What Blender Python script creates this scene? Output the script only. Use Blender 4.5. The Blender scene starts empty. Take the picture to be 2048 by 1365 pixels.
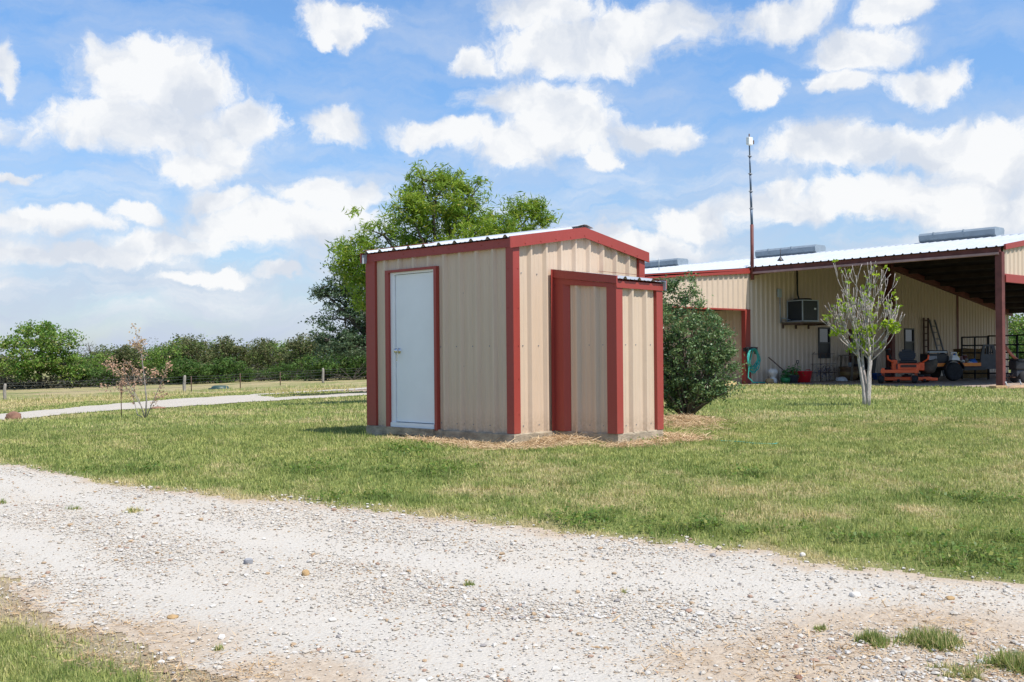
import bpy, bmesh, math, random
import numpy as np
from mathutils import Vector, Matrix

# ------------------------------------------------------------------ basics
SC = bpy.context.scene
COL = SC.collection
PI = math.pi
F, ROLL, HY, HC = 2047.36, 0.0087, 712.2, 1.12      # focal length (photo px), roll, horizon, camera height
CR, SR = math.cos(ROLL), math.sin(ROLL)
rng = np.random.default_rng(11)
random.seed(5)


def ray(px, py):
    dx, dy = px - 1024.0, py - HY
    return np.array([(CR * dx - SR * dy) / F, 1.0, -(SR * dx + CR * dy) / F])


def at(px, py, dep):
    p = ray(px, py) * dep
    return np.array([p[0], p[1], p[2] + HC])


def smooth(e0, e1, x):
    t = np.clip((x - e0) / (e1 - e0), 0, 1)
    return t * t * (3 - 2 * t)


# ------------------------------------------------------------------ terrain
def terrain(x, y):
    x = np.asarray(x, float); y = np.asarray(y, float)
    u = np.clip(x / np.maximum(y, 1.0), -0.62, 0.3)
    k = 0.0367 * np.clip(0.235 - u, 0, 0.8)
    z = -k * np.clip(y - 14.0, 0, 56)
    z = z - 0.42 * smooth(12.2, 5.4, y)
    z = z + 0.015 * np.sin(x * 1.7 + y * 0.6) * np.sin(y * 1.3 - x * 0.4) * smooth(4, 12, y) * smooth(120, 30, y)
    # low ridge of lawn along the road edge and the mounds of straw
    z = z + 0.10 * np.exp(-(((x - 2.75) / 0.75) ** 2 + ((y - 16.3) / 0.9) ** 2))
    z = z + 0.07 * np.exp(-(((x - 0.62) / 0.42) ** 2 + ((y - 13.05) / 0.36) ** 2))
    return z


def ground_pt(px, py):
    r = ray(px, py)
    lo, hi = 1.5, 400.0
    t = lo
    step = 0.05
    while t < hi:
        if HC + r[2] * t < terrain(r[0] * t, t):
            a, b = t - step, t
            for _ in range(30):
                m = 0.5 * (a + b)
                if HC + r[2] * m < terrain(r[0] * m, m): b = m
                else: a = m
            t = b
            break
        step = max(0.05, t * 0.01)
        t += step
    return np.array([r[0] * t, t, float(terrain(r[0] * t, t))])


def G(x, y):
    return float(terrain(x, y))


# ------------------------------------------------------------------ custom properties
def tag(o, label=None, cat=None, group=None, kind=None):
    if label: o['label'] = label
    if cat: o['category'] = cat
    if group: o['group'] = group
    if kind: o['kind'] = kind
    return o


def thing(name, label, cat, loc=(0, 0, 0), rotz=0.0, group=None):
    o = bpy.data.objects.new(name, None)
    COL.objects.link(o)
    o.location = [float(v) for v in loc]
    o.rotation_euler = (0, 0, rotz)
    o.empty_display_size = 0.2
    return tag(o, label, cat, group)


def copy_tree(o, parent=None):
    c = o.copy(); COL.objects.link(c)
    if parent is not None: c.parent = parent
    for ch in list(o.children): copy_tree(ch, c)
    return c


# ------------------------------------------------------------------ mesh builder
class MB:
    def __init__(s):
        s.v = []; s.f = []; s.m = []; s.sm = []

    def add(s, vs, fs, mi=0, sm=False):
        b = len(s.v)
        s.v += [tuple(float(c) for c in v) for v in vs]
        for f in fs:
            s.f.append(tuple(i + b for i in f)); s.m.append(mi); s.sm.append(sm)
        return s

    def box(s, x0, x1, y0, y1, z0, z1, mi=0):
        vs = [(x0, y0, z0), (x1, y0, z0), (x1, y1, z0), (x0, y1, z0), (x0, y0, z1), (x1, y0, z1), (x1, y1, z1), (x0, y1, z1)]
        return s.add(vs, [(0, 3, 2, 1), (4, 5, 6, 7), (0, 1, 5, 4), (1, 2, 6, 5), (2, 3, 7, 6), (3, 0, 4, 7)], mi)

    def bbox(s, x0, x1, y0, y1, z0, z1, r=0.01, mi=0):
        bm = bmesh.new()
        bmesh.ops.create_cube(bm, size=1.0)
        for v in bm.verts:
            v.co = Vector(((x0 + x1) / 2 + v.co.x * (x1 - x0), (y0 + y1) / 2 + v.co.y * (y1 - y0), (z0 + z1) / 2 + v.co.z * (z1 - z0)))
        bmesh.ops.bevel(bm, geom=list(bm.edges), offset=r, segments=2, affect='EDGES', profile=0.6)
        bm.verts.index_update()
        vs = [tuple(v.co) for v in bm.verts]; fs = [tuple(v.index for v in f.verts) for f in bm.faces]
        bm.free()
        return s.add(vs, fs, mi)

    def hexa(s, q0, q1, mi=0):
        """two quads (lists of 4 points, same winding) joined into a solid"""
        vs = list(q0) + list(q1)
        return s.add(vs, [(3, 2, 1, 0), (4, 5, 6, 7), (0, 1, 5, 4), (1, 2, 6, 5), (2, 3, 7, 6), (3, 0, 4, 7)], mi)

    def tube(s, pts, rad, n=6, mi=0, cap=True, sm=True):
        pts = [Vector(p) for p in pts]
        if not hasattr(rad, '__len__'): rad = [rad] * len(pts)
        t0 = (pts[1] - pts[0]).normalized()
        ref = Vector((0, 0, 1)) if abs(t0.z) < 0.9 else Vector((1, 0, 0))
        nx = t0.cross(ref).normalized()
        vs = []
        for i, p in enumerate(pts):
            a = pts[max(i - 1, 0)]; b = pts[min(i + 1, len(pts) - 1)]
            t = (b - a)
            t = t.normalized() if t.length > 1e-9 else t0
            nx = (nx - t * nx.dot(t))
            nx = nx.normalized() if nx.length > 1e-6 else t.orthogonal().normalized()
            ny = t.cross(nx)
            for k in range(n):
                a_ = 2 * PI * k / n
                vs.append(p + nx * (rad[i] * math.cos(a_)) + ny * (rad[i] * math.sin(a_)))
        fs = []
        for i in range(len(pts) - 1):
            for k in range(n):
                k2 = (k + 1) % n
                fs.append((i * n + k, i * n + k2, (i + 1) * n + k2, (i + 1) * n + k))
        s.add(vs, fs, mi, sm)
        if cap:
            b = len(s.v) - len(vs)
            s.f.append(tuple(b + k for k in reversed(range(n)))); s.m.append(mi); s.sm.append(False)
            e = b + (len(pts) - 1) * n
            s.f.append(tuple(e + k for k in range(n))); s.m.append(mi); s.sm.append(False)
        return s

    def lathe(s, prof, n=20, mi=0, origin=(0, 0, 0), axis='z', cap=True):
        ox, oy, oz = origin
        vs = []
        for r, h in prof:
            for k in range(n):
                a = 2 * PI * k / n
                c, d = r * math.cos(a), r * math.sin(a)
                if axis == 'z': vs.append((ox + c, oy + d, oz + h))
                elif axis == 'x': vs.append((ox + h, oy + c, oz + d))
                else: vs.append((ox + d, oy + h, oz + c))
        fs = []
        for i in range(len(prof) - 1):
            for k in range(n):
                k2 = (k + 1) % n
                fs.append((i * n + k, i * n + k2, (i + 1) * n + k2, (i + 1) * n + k))
        s.add(vs, fs, mi, True)
        if cap:
            b = len(s.v) - len(vs)
            s.f.append(tuple(b + k for k in reversed(range(n)))); s.m.append(mi); s.sm.append(False)
            e = b + (len(prof) - 1) * n
            s.f.append(tuple(e + k for k in range(n))); s.m.append(mi); s.sm.append(False)
        return s

    def panel(s, O, U, V, N, width, v0, v1, spacing=0.3048, off=0.12, h=0.045, base=0.094, top=0.03, minor=0.005, mi=0, wob=0.0):
        """ribbed sheet metal: profile along U, running along V from v0(u) to v1(u)"""
        O, U, V, N = (np.array(a, float) for a in (O, U, V, N))
        pr = [(0.0, 0.0)]
        k = -1
        while True:
            c = off + k * spacing
            if c - spacing > width: break
            for du, n in ((-base / 2, 0), (-top / 2, h), (top / 2, h), (base / 2, 0)): pr.append((c + du, n))
            if minor:
                for fr in (0.36, 0.64):
                    for du, n in ((-0.018, 0), (-0.008, minor), (0.008, minor), (0.018, 0)): pr.append((c + fr * spacing + du, n))
            k += 1
        pr = [p for p in pr if 0 <= p[0] <= width] + [(width, 0.0)]
        vs = []
        for u, n in pr:
            w = wob * math.sin(u * 5.1 + O[0] * 3) if wob else 0
            vs.append(O + U * u + N * n + V * v0(u))
            vs.append(O + U * u + N * (n + w) + V * v1(u))
        fs = [(2 * i, 2 * i + 2, 2 * i + 3, 2 * i + 1) for i in range(len(pr) - 1)]
        return s.add(vs, fs, mi)

    def build(s, name, mat, parent=None, label=None):
        me = bpy.data.meshes.new(name)
        me.from_pydata(s.v, [], s.f)
        mats = mat if isinstance(mat, (list, tuple)) else [mat]
        for m in mats: me.materials.append(m)
        if len(mats) > 1: me.polygons.foreach_set('material_index', s.m)
        me.polygons.foreach_set('use_smooth', s.sm)
        me.update()
        o = bpy.data.objects.new(name, me); COL.objects.link(o)
        if parent is not None: o.parent = parent
        if label: o['label'] = label
        return o


def np_mesh(name, verts, fsize, mat, parent=None, tint=None, smoothf=False):
    """fast mesh: verts (N*fsize,3) every consecutive fsize verts is one face; tint per vertex (value 0..1)"""
    n = len(verts); nf = n // fsize
    me = bpy.data.meshes.new(name)
    me.vertices.add(n); me.loops.add(n); me.polygons.add(nf)
    me.vertices.foreach_set('co', np.ascontiguousarray(verts, np.float32).ravel())
    me.loops.foreach_set('vertex_index', np.arange(n, dtype=np.int32))
    me.polygons.foreach_set('loop_start', np.arange(0, n, fsize, dtype=np.int32))
    me.polygons.foreach_set('loop_total', np.full(nf, fsize, np.int32))
    if tint is not None:
        a = me.attributes.new('tint', 'FLOAT_COLOR', 'POINT')
        t = np.asarray(tint, np.float32)
        if t.ndim == 1: t = np.stack([t, t, t], 1)
        c = np.ones((n, 4), np.float32); c[:, :3] = t
        a.data.foreach_set('color', c.ravel())
    me.materials.append(mat)
    me.update(calc_edges=True); me.validate()
    o = bpy.data.objects.new(name, me); COL.objects.link(o)
    if parent is not None: o.parent = parent
    return o


# ------------------------------------------------------------------ materials
class NT:
    def __init__(s, nt): s.nt = nt; s.n = nt.nodes; s.l = nt.links

    def node(s, t, **kw):
        nd = s.n.new(t)
        for k, v in kw.items():
            if k.startswith('i_'): s.setin(nd, k[2:], v)
            elif k.startswith('n_'): s.setin(nd, int(k[2:]), v)
            else: setattr(nd, k, v)
        return nd

    def setin(s, nd, key, v):
        k = key.replace('_', ' ') if isinstance(key, str) else key
        if isinstance(v, bpy.types.NodeSocket): s.l.new(v, nd.inputs[k])
        else: nd.inputs[k].default_value = v

    def math(s, op, a, b=0.0, c=0.0, clamp=False):
        nd = s.n.new('ShaderNodeMath'); nd.operation = op; nd.use_clamp = clamp
        for i, v in enumerate((a, b, c)):
            if isinstance(v, bpy.types.NodeSocket): s.l.new(v, nd.inputs[i])
            else: nd.inputs[i].default_value = v
        return nd.outputs[0]

    def mix(s, fac, a, b, mode='MIX'):
        nd = s.n.new('ShaderNodeMix'); nd.data_type = 'RGBA'; nd.blend_type = mode
        for i, v in ((0, fac), (6, a), (7, b)):
            if isinstance(v, bpy.types.NodeSocket): s.l.new(v, nd.inputs[i])
            else: nd.inputs[i].default_value = (v if i == 0 else (*v, 1.0) if len(v) == 3 else v)
        return nd.outputs[2]

    def noise(s, vec, scale, detail=4, rough=0.55, dist=0.0):
        nd = s.n.new('ShaderNodeTexNoise')
        if vec is not None: s.l.new(vec, nd.inputs['Vector'])
        nd.inputs['Scale'].default_value = scale; nd.inputs['Detail'].default_value = detail
        nd.inputs['Roughness'].default_value = rough; nd.inputs['Distortion'].default_value = dist
        return nd.outputs['Fac']

    def ramp(s, fac, lo, hi):
        nd = s.n.new('ShaderNodeMapRange'); nd.clamp = True
        s.l.new(fac, nd.inputs[0]); nd.inputs[1].default_value = lo; nd.inputs[2].default_value = hi
        return nd.outputs[0]

    def vec(s, v, scale):
        nd = s.n.new('ShaderNodeVectorMath'); nd.operation = 'MULTIPLY'
        s.l.new(v, nd.inputs[0]); nd.inputs[1].default_value = scale
        return nd.outputs[0]


def new_mat(name):
    m = bpy.data.materials.new(name); m.use_nodes = True
    t = NT(m.node_tree)
    b = t.n['Principled BSDF']
    return m, t, b


def simple(name, col, rough=0.6, metal=0.0, var=0.12, scale=6.0, spec=0.5, stretch=(1, 1, 1), bump=0.0):
    """base colour with natural unevenness, in object space"""
    m, t, b = new_mat(name)
    tc = t.node('ShaderNodeTexCoord').outputs['Object']
    v = t.vec(tc, stretch)
    n1 = t.noise(v, scale, 5, 0.6)
    lo = tuple(c * (1 - var) for c in col); hi = tuple(min(1, c * (1 + var)) for c in col)
    t.l.new(t.mix(t.ramp(n1, 0.3, 0.7), lo, hi), b.inputs['Base Color'])
    b.inputs['Roughness'].default_value = rough; b.inputs['Metallic'].default_value = metal
    b.inputs['Specular IOR Level'].default_value = spec
    if bump:
        bp = t.node('ShaderNodeBump', i_Strength=bump, i_Height=t.noise(v, scale * 4, 5, 0.65)); bp.inputs['Distance'].default_value = 0.02
        t.l.new(bp.outputs[0], b.inputs['Normal'])
    return m


def painted_metal(name, col, rough=0.42, dirt=(0.3, 0.24, 0.17), dirt_amt=0.25, zlo=0.0, zhi=0.35, fine=1.9):
    """baked enamel sheet: faint vertical streaks, oil-canning bump, splash dirt near the ground"""
    m, t, b = new_mat(name)
    tc = t.node('ShaderNodeTexCoord').outputs['Object']
    st = t.noise(t.vec(tc, (9, 9, 0.5)), 3.0, 5, 0.6)
    mo = t.noise(tc, 2.2, 4, 0.6)
    sp = t.noise(tc, 28.0, 3, 0.6)
    lo = tuple(c * 0.95 for c in col); hi = tuple(min(1, c * 1.04) for c in col)
    c = t.mix(t.ramp(st, 0.3, 0.72), lo, hi)
    sx = t.node('ShaderNodeSeparateXYZ'); t.l.new(tc, sx.inputs[0])
    g = t.math('SUBTRACT', 1.0, t.ramp(sx.outputs[2], zlo, zhi))
    d = t.math('MULTIPLY', t.math('MULTIPLY', g, t.ramp(sp, 0.3, 0.75)), dirt_amt * 2.2)
    d2 = t.math('MULTIPLY', t.math('MULTIPLY', t.ramp(mo, 0.55, 0.8), t.ramp(sp, 0.4, 0.7)), dirt_amt * 0.3)
    c = t.mix(t.math('MAXIMUM', d, d2, clamp=True), c, dirt)
    t.l.new(c, b.inputs['Base Color'])
    t.l.new(t.math('ADD', rough, t.math('MULTIPLY', sp, 0.14)), b.inputs['Roughness'])
    bp = t.node('ShaderNodeBump', i_Strength=0.18 * fine, i_Height=t.noise(t.vec(tc, (1, 1, 0.6)), 4.0, 3, 0.5)); bp.inputs['Distance'].default_value = 0.02
    t.l.new(bp.outputs[0], b.inputs['Normal'])
    return m


def leaf_mat(name, c0, c1, c2=None, rough=0.5, trans=0.35, spec=0.4):
    """leaf colour runs c0..c1 by leaf, with a second kind c2 picked out by the green channel of the tint"""
    m, t, b = new_mat(name)
    at_ = t.node('ShaderNodeAttribute', attribute_name='tint')
    sp = t.node('ShaderNodeSeparateColor'); t.l.new(at_.outputs['Color'], sp.inputs[0])
    c = t.mix(sp.outputs[0], c0, c1)
    if c2: c = t.mix(sp.outputs[1], c, c2)
    t.l.new(c, b.inputs['Base Color'])
    b.inputs['Roughness'].default_value = rough; b.inputs['Specular IOR Level'].default_value = spec
    tr = t.node('ShaderNodeBsdfTranslucent'); t.l.new(t.mix(0.5, c, tuple(min(1, v * 1.5) for v in c1)), tr.inputs[0])
    mx = t.node('ShaderNodeMixShader'); mx.inputs[0].default_value = trans
    t.l.new(b.outputs[0], mx.inputs[1]); t.l.new(tr.outputs[0], mx.inputs[2])
    t.l.new(mx.outputs[0], t.n['Material Output'].inputs[0])
    return m


M = {}
CREAM = (0.59, 0.455, 0.335)
M['cream'] = painted_metal('cream sheet metal', CREAM, dirt=(0.36, 0.27, 0.18), dirt_amt=0.4, zhi=0.28)
M['barn_cream'] = painted_metal('barn cream sheet metal', (0.62, 0.49, 0.372), dirt_amt=0.3, zhi=0.8)
M['red'] = painted_metal('red trim metal', (0.315, 0.046, 0.034), dirt=(0.3, 0.12, 0.08), dirt_amt=0.15)
M['shaded_red'] = simple('shade darkened red steel', (0.15, 0.048, 0.042), 0.6, 0.0, 0.25, 3, 0.3)  # trim red with bay shade put into the colour; dark red things share it
M['flange'] = simple('lighter red steel', (0.38, 0.24, 0.23), 0.6, 0.0, 0.2, 3, 0.3)  # lighter tone for the lower flange of the eave beam
M['roof'] = simple('bare galvalume roof sheet', (0.47, 0.495, 0.52), 0.5, 0.1, 0.1, 1.5, 0.4)
M['galv'] = simple('galvanised steel', (0.42, 0.47, 0.51), 0.5, 0.15, 0.15, 3, 0.4)
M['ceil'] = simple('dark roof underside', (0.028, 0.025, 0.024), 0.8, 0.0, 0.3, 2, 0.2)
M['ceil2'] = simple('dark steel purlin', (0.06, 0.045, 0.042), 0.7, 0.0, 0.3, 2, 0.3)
M['door'] = simple('white door paint', (0.78, 0.79, 0.80), 0.4, 0, 0.03, 2.5, 0.5)
M['white'] = simple('white plastic', (0.75, 0.76, 0.75), 0.4, 0, 0.06, 8, 0.5)
M['chrome'] = simple('brushed nickel', (0.62, 0.60, 0.57), 0.22, 1.0, 0.05, 20)
M['concrete'] = simple('concrete', (0.33, 0.275, 0.20), 0.9, 0, 0.38, 7, 0.2, (1, 1, 2), 0.6)
M['black'] = simple('black plastic', (0.022, 0.023, 0.026), 0.45, 0, 0.3, 9, 0.4)
M['dark'] = simple('dark grey plastic', (0.05, 0.055, 0.065), 0.5, 0, 0.25, 6, 0.4)
M['rubber'] = simple('tyre rubber', (0.03, 0.03, 0.032), 0.8, 0, 0.35, 10, 0.2)
M['grey'] = simple('grey steel', (0.22, 0.23, 0.25), 0.5, 0.3, 0.2, 6)
M['vent'] = simple('darker galvanised vent', (0.26, 0.31, 0.35), 0.5, 0.1, 0.15, 3, 0.4)  # galvanised tone set darker for the ridge vents
M['orange'] = simple('orange enamel', (0.95, 0.13, 0.03), 0.38, 0, 0.1, 5, 0.5)
M['amber'] = simple('amber orange paint', (0.80, 0.23, 0.02), 0.45, 0, 0.15, 5)
M['bag'] = simple('grass bag cloth', (0.11, 0.095, 0.075), 0.9, 0, 0.3, 6, 0.1, (1, 1, 1), 0.4)
M['teal'] = simple('teal hose', (0.035, 0.36, 0.30), 0.45, 0, 0.15, 10)
M['bucket'] = simple('red plastic tub', (0.70, 0.02, 0.03), 0.45, 0, 0.1, 6)
M['wood'] = simple('weathered wood', (0.19, 0.155, 0.115), 0.9, 0, 0.35, 5, 0.2, (6, 6, 1), 0.5)
M['post'] = simple('silvered fence post', (0.30, 0.27, 0.23), 0.95, 0, 0.35, 6, 0.1, (6, 6, 1), 0.7)
M['rust'] = simple('rusty steel', (0.10, 0.055, 0.038), 0.8, 0, 0.3, 10)
M['wire'] = simple('galvanised wire', (0.10, 0.11, 0.10), 0.5, 0.4, 0.1, 5)
M['terracotta'] = simple('glazed brown pot', (0.15, 0.085, 0.04), 0.5, 0, 0.3, 8)
M['hay'] = simple('hay', (0.17, 0.11, 0.05), 0.95, 0, 0.5, 14, 0.1, (1, 1, 4), 1.0)
M['blue'] = simple('blue plastic', (0.02, 0.12, 0.42), 0.45, 0, 0.15, 8)
M['yellow'] = simple('yellow plastic', (0.62, 0.48, 0.05), 0.45, 0, 0.1, 8)
M['green'] = simple('green plastic', (0.02, 0.20, 0.06), 0.45, 0, 0.2, 8)
M['lid'] = simple('dark green lid', (0.03, 0.065, 0.055), 0.5, 0, 0.2, 6)
M['stone_red'] = simple('reddish sandstone', (0.24, 0.13, 0.09), 0.9, 0, 0.4, 5, 0.2, (1, 1, 1), 0.8)
M['stone_grey'] = simple('grey banded stone', (0.30, 0.30, 0.31), 0.8, 0, 0.35, 12, 0.3, (1, 1, 4), 0.4)
M['stone_tan'] = simple('tan stone', (0.42, 0.28, 0.14), 0.85, 0, 0.3, 9, 0.2, (1, 1, 1), 0.5)
M['stone_white'] = simple('white limestone', (0.66, 0.62, 0.56), 0.9, 0, 0.15, 9, 0.2, (1, 1, 1), 0.5)
M['bark'] = simple('grey brown bark', (0.12, 0.10, 0.08), 0.95, 0, 0.4, 9, 0.1, (5, 5, 1), 0.8)
M['palebark'] = simple('pale grey bark', (0.46, 0.405, 0.375), 0.9, 0, 0.35, 14, 0.1, (3, 3, 1), 0.5)
M['stem'] = simple('young grey stem', (0.30, 0.27, 0.25), 0.9, 0, 0.3, 14, 0.1)

mg, t_, b_ = new_mat('dark window glass')
b_.inputs['Base Color'].default_value = (0.02, 0.025, 0.03, 1); b_.inputs['Roughness'].default_value = 0.06
b_.inputs['Specular IOR Level'].default_value = 0.9
M['glass'] = mg


# ------------------------------------------------------------------ world, sun, camera
SUN_H = np.array([0.777, -0.630]); SUN_EL = math.radians(59)
sd = Vector((SUN_H[0] * math.cos(SUN_EL), SUN_H[1] * math.cos(SUN_EL), math.sin(SUN_EL))).normalized()
sl = bpy.data.lights.new('sun', 'SUN'); sl.energy = 4.9; sl.angle = math.radians(0.53); sl.color = (1.0, 0.955, 0.89)
so = bpy.data.objects.new('sun', sl); COL.objects.link(so)
so.rotation_euler = sd.to_track_quat('Z', 'Y').to_euler(); so.location = (20, -20, 40)

world = bpy.data.worlds.new('World'); SC.world = world; world.use_nodes = True
w = NT(world.node_tree)
bg = w.n['Background']
sky = w.node('ShaderNodeTexSky', sky_type='NISHITA'); sky.sun_disc = False
sky.sun_elevation = SUN_EL; sky.sun_rotation = math.atan2(SUN_H[0], SUN_H[1])
sky.air_density = 1.0; sky.dust_density = 0.6; sky.ozone_density = 1.6; sky.altitude = 100
dirv = w.node('ShaderNodeTexCoord').outputs['Generated']
sx = w.node('ShaderNodeSeparateXYZ'); w.l.new(dirv, sx.inputs[0])
az = w.math('ARCTAN2', sx.outputs[0], sx.outputs[1])
el = w.math('ARCSINE', sx.outputs[2])
cmb = w.node('ShaderNodeCombineXYZ'); w.l.new(az, cmb.inputs[0]); w.l.new(el, cmb.inputs[1])
P = cmb.outputs[0]


def vop(op, a, b, c=None):
    nd = w.n.new('ShaderNodeVectorMath'); nd.operation = op
    for i, v in enumerate((a, b, c)):
        if v is None: continue
        if isinstance(v, bpy.types.NodeSocket): w.l.new(v, nd.inputs[i])
        else: nd.inputs[i].default_value = v
    return nd


# billows: two scales of colour noise push the cloud outlines about
wn = w.node('ShaderNodeTexNoise'); w.l.new(P, wn.inputs['Vector']); wn.inputs['Scale'].default_value = 11; wn.inputs['Detail'].default_value = 9; wn.inputs['Roughness'].default_value = 0.6
wv = vop('MULTIPLY', vop('SUBTRACT', wn.outputs['Color'], (0.5, 0.5, 0.5)).outputs[0], (0.10, 0.07, 0)).outputs[0]
PW = vop('ADD', P, wv).outputs[0]
CLOUDS = [  # photo px: centre, radii of every billow seen from the yard
    (285, 125, 120, 48), (330, 175, 150, 50), (300, 252, 235, 50), (490, 235, 80, 45), (400, 330, 105, 36), (450, 290, 60, 40),
    (672, 248, 66, 40), (1080, 200, 150, 48), (890, 268, 105, 30), (1010, 300, 100, 42), (1130, 255, 150, 55), (1310, 265, 82, 34), (1205, 315, 40, 26),
    (1150, 95, 190, 48), (940, 105, 48, 26), (1290, 55, 150, 55), (1080, 30, 110, 34), (1560, 28, 120, 42), (690, 30, 95, 34), (690, 60, 60, 20),
    (1720, 100, 100, 42), (1670, 165, 70, 24), (1860, 165, 96, 32), (1520, 194, 56, 34),
    (1690, 300, 180, 42), (1900, 280, 190, 42), (2000, 330, 120, 60), (1650, 420, 260, 34), (1820, 385, 260, 40), (1990, 430, 150, 46),
    (1400, 445, 110, 34), (1180, 470, 70, 24), (1560, 385, 60, 24), (1280, 500, 120, 26),
    (90, 440, 120, 24), (260, 425, 62, 18), (455, 400, 70, 22), (670, 395, 110, 36), (560, 450, 210, 40), (150, 505, 210, 20), (350, 480, 150, 24),
    (545, 542, 50, 12), (420, 548, 90, 14), (5, 120, 24, 44), (40, 345, 40, 10), (1790, 20, 60, 30),
    (-250, 200, 200, 60), (-200, 430, 160, 30), (2300, 150, 150, 60), (2350, 380, 200, 60)]
D = None
for cx, cy, rx, ry in CLOUDS:
    r = ray(cx, cy)
    a0 = math.atan2(r[0], 1.0); e0 = math.asin(r[2] / np.linalg.norm(r))
    kx = F * math.cos(a0) ** -2 * 0 + F; sx_, sy_ = kx / rx * 1.08, F / ry * 1.02
    nd = vop('MULTIPLY_ADD', PW, (sx_, sy_, 0), (-a0 * sx_, -e0 * sy_, 0))
    ln = w.n.new('ShaderNodeVectorMath'); ln.operation = 'LENGTH'; w.l.new(nd.outputs[0], ln.inputs[0])
    if D is None: D = ln.outputs['Value']
    else:
        m_ = w.n.new('ShaderNodeMath'); m_.operation = 'SMOOTH_MIN'
        w.l.new(D, m_.inputs[0]); w.l.new(ln.outputs['Value'], m_.inputs[1]); m_.inputs[2].default_value = 0.25
        D = m_.outputs[0]
fine = w.noise(PW, 42, 8, 0.66)
D2 = w.math('ADD', D, w.math('MULTIPLY', w.math('SUBTRACT', fine, 0.5), 1.25))
mr = w.node('ShaderNodeMapRange'); mr.interpolation_type = 'SMOOTHERSTEP'; mr.clamp = True
w.l.new(D2, mr.inputs[0]); mr.inputs[1].default_value = 1.42; mr.inputs[2].default_value = 0.52
soft = mr.outputs[0]
mr2 = w.node('ShaderNodeMapRange'); mr2.interpolation_type = 'SMOOTHSTEP'; mr2.clamp = True
w.l.new(D2, mr2.inputs[0]); mr2.inputs[1].default_value = 1.24; mr2.inputs[2].default_value = 0.72
# light and grey of the billows: difference of a noise with itself a little higher up
PU = vop('ADD', PW, (-0.010, 0.026, 0)).outputs[0]
n_a = w.noise(PW, 13, 5, 0.5); n_b = w.noise(PU, 13, 5, 0.5)
shade = w.ramp(w.math('SUBTRACT', n_a, n_b), -0.13, 0.05)
shf = w.ramp(w.math('SUBTRACT', n_a, n_b), -0.04, 0.06)
cmx = w.node('ShaderNodeMix'); w.l.new(shf, cmx.inputs[0]); w.l.new(soft, cmx.inputs[2]); w.l.new(mr2.outputs[0], cmx.inputs[3])
cloud = cmx.outputs[0]
ccol = w.mix(shade, (4.9, 5.25, 5.85), (6.75, 6.8, 6.85))
# thin streaky veil and milky band towards the horizon
st = w.noise(vop('MULTIPLY', PW, (2.2, 7.0, 1)).outputs[0], 3.2, 6, 0.6)
veil = w.math('MULTIPLY', w.ramp(st, 0.40, 0.72), 0.55)
hz = w.math('MULTIPLY', w.math('SUBTRACT', 1.0, w.ramp(el, 0.0, 0.23)), 0.42)
hz2 = w.math('ADD', hz, w.math('MULTIPLY', w.math('SUBTRACT', 1.0, w.ramp(el, 0.0, 0.16)), w.math('MULTIPLY', w.ramp(st, 0.38, 0.58), 0.6)))
blue = w.mix(1.0, sky.outputs[0], w.mix(w.ramp(el, 0.0, 0.30), (0.74, 0.80, 0.93), (0.86, 1.13, 1.36)), 'MULTIPLY')
c = w.mix(w.math('MAXIMUM', veil, 0.0), blue, (4.1, 4.75, 5.9))
c = w.mix(hz2, c, (4.0, 4.55, 5.55))
bank = w.noise(vop('MULTIPLY', PW, (1.0, 3.6, 1)).outputs[0], 9.0, 7, 0.58)
bm_ = w.math('MULTIPLY', w.ramp(bank, 0.44, 0.66), w.math('MULTIPLY', w.ramp(el, 0.23, 0.12), w.ramp(el, 0.015, 0.06)))
c = w.mix(w.math('MULTIPLY', bm_, 0.85), c, w.mix(shade, (5.0, 5.35, 5.95), (6.1, 6.25, 6.5)))
c = w.mix(w.math('MULTIPLY', cloud, 0.96), c, ccol)
w.l.new(c, bg.inputs['Color'])
bg.inputs['Strength'].default_value = 0.125
world.cycles.sampling_method = 'MANUAL'; world.cycles.sample_map_resolution = 512

cam = bpy.data.cameras.new('camera'); co = bpy.data.objects.new('camera', cam); COL.objects.link(co)
cam.sensor_width = 36.0; cam.lens = 36.0 * F / 2048.0; cam.clip_start = 0.05; cam.clip_end = 6000
cam.shift_y = (HY - 682.5) / 2048.0
co.location = (0, 0, HC)
co.rotation_euler = (Matrix.Rotation(PI / 2, 3, 'X') @ Matrix.Rotation(-ROLL, 3, 'Z')).to_euler()
SC.camera = co
SC.view_settings.view_transform = 'Standard'; SC.view_settings.look = 'None'
SC.view_settings.gamma = 1.0; SC.view_settings.exposure = 0.2
SC.render.engine = 'CYCLES'
SC.cycles.max_bounces = 8; SC.cycles.transparent_max_bounces = 8

# ------------------------------------------------------------------ numpy noise for ground cover
TAB = np.random.default_rng(3).random((256, 256))


def vnoise(x, y):
    xi = np.floor(x).astype(int); yi = np.floor(y).astype(int)
    fx = x - xi; fy = y - yi
    fx = fx * fx * (3 - 2 * fx); fy = fy * fy * (3 - 2 * fy)
    a = TAB[xi % 256, yi % 256]; b = TAB[(xi + 1) % 256, yi % 256]
    c = TAB[xi % 256, (yi + 1) % 256]; d = TAB[(xi + 1) % 256, (yi + 1) % 256]
    return (a * (1 - fx) + b * fx) * (1 - fy) + (c * (1 - fx) + d * fx) * fy


def fbm(x, y, o=4):
    s = 0; a = 0.5; t = 0
    for i in range(o):
        s = s + a * vnoise(x + 17.3 * i, y - 9.1 * i); t += a
        x = x * 2.03; y = y * 2.03; a *= 0.55
    return s / t


# ------------------------------------------------------------------ outlines of the gravel
def uy(pts):
    q = [ground_pt(*p) for p in pts]
    u = np.array([a[0] / a[1] for a in q]); y = np.array([a[1] for a in q])
    i = np.argsort(u)
    return u[i], y[i]


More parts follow.
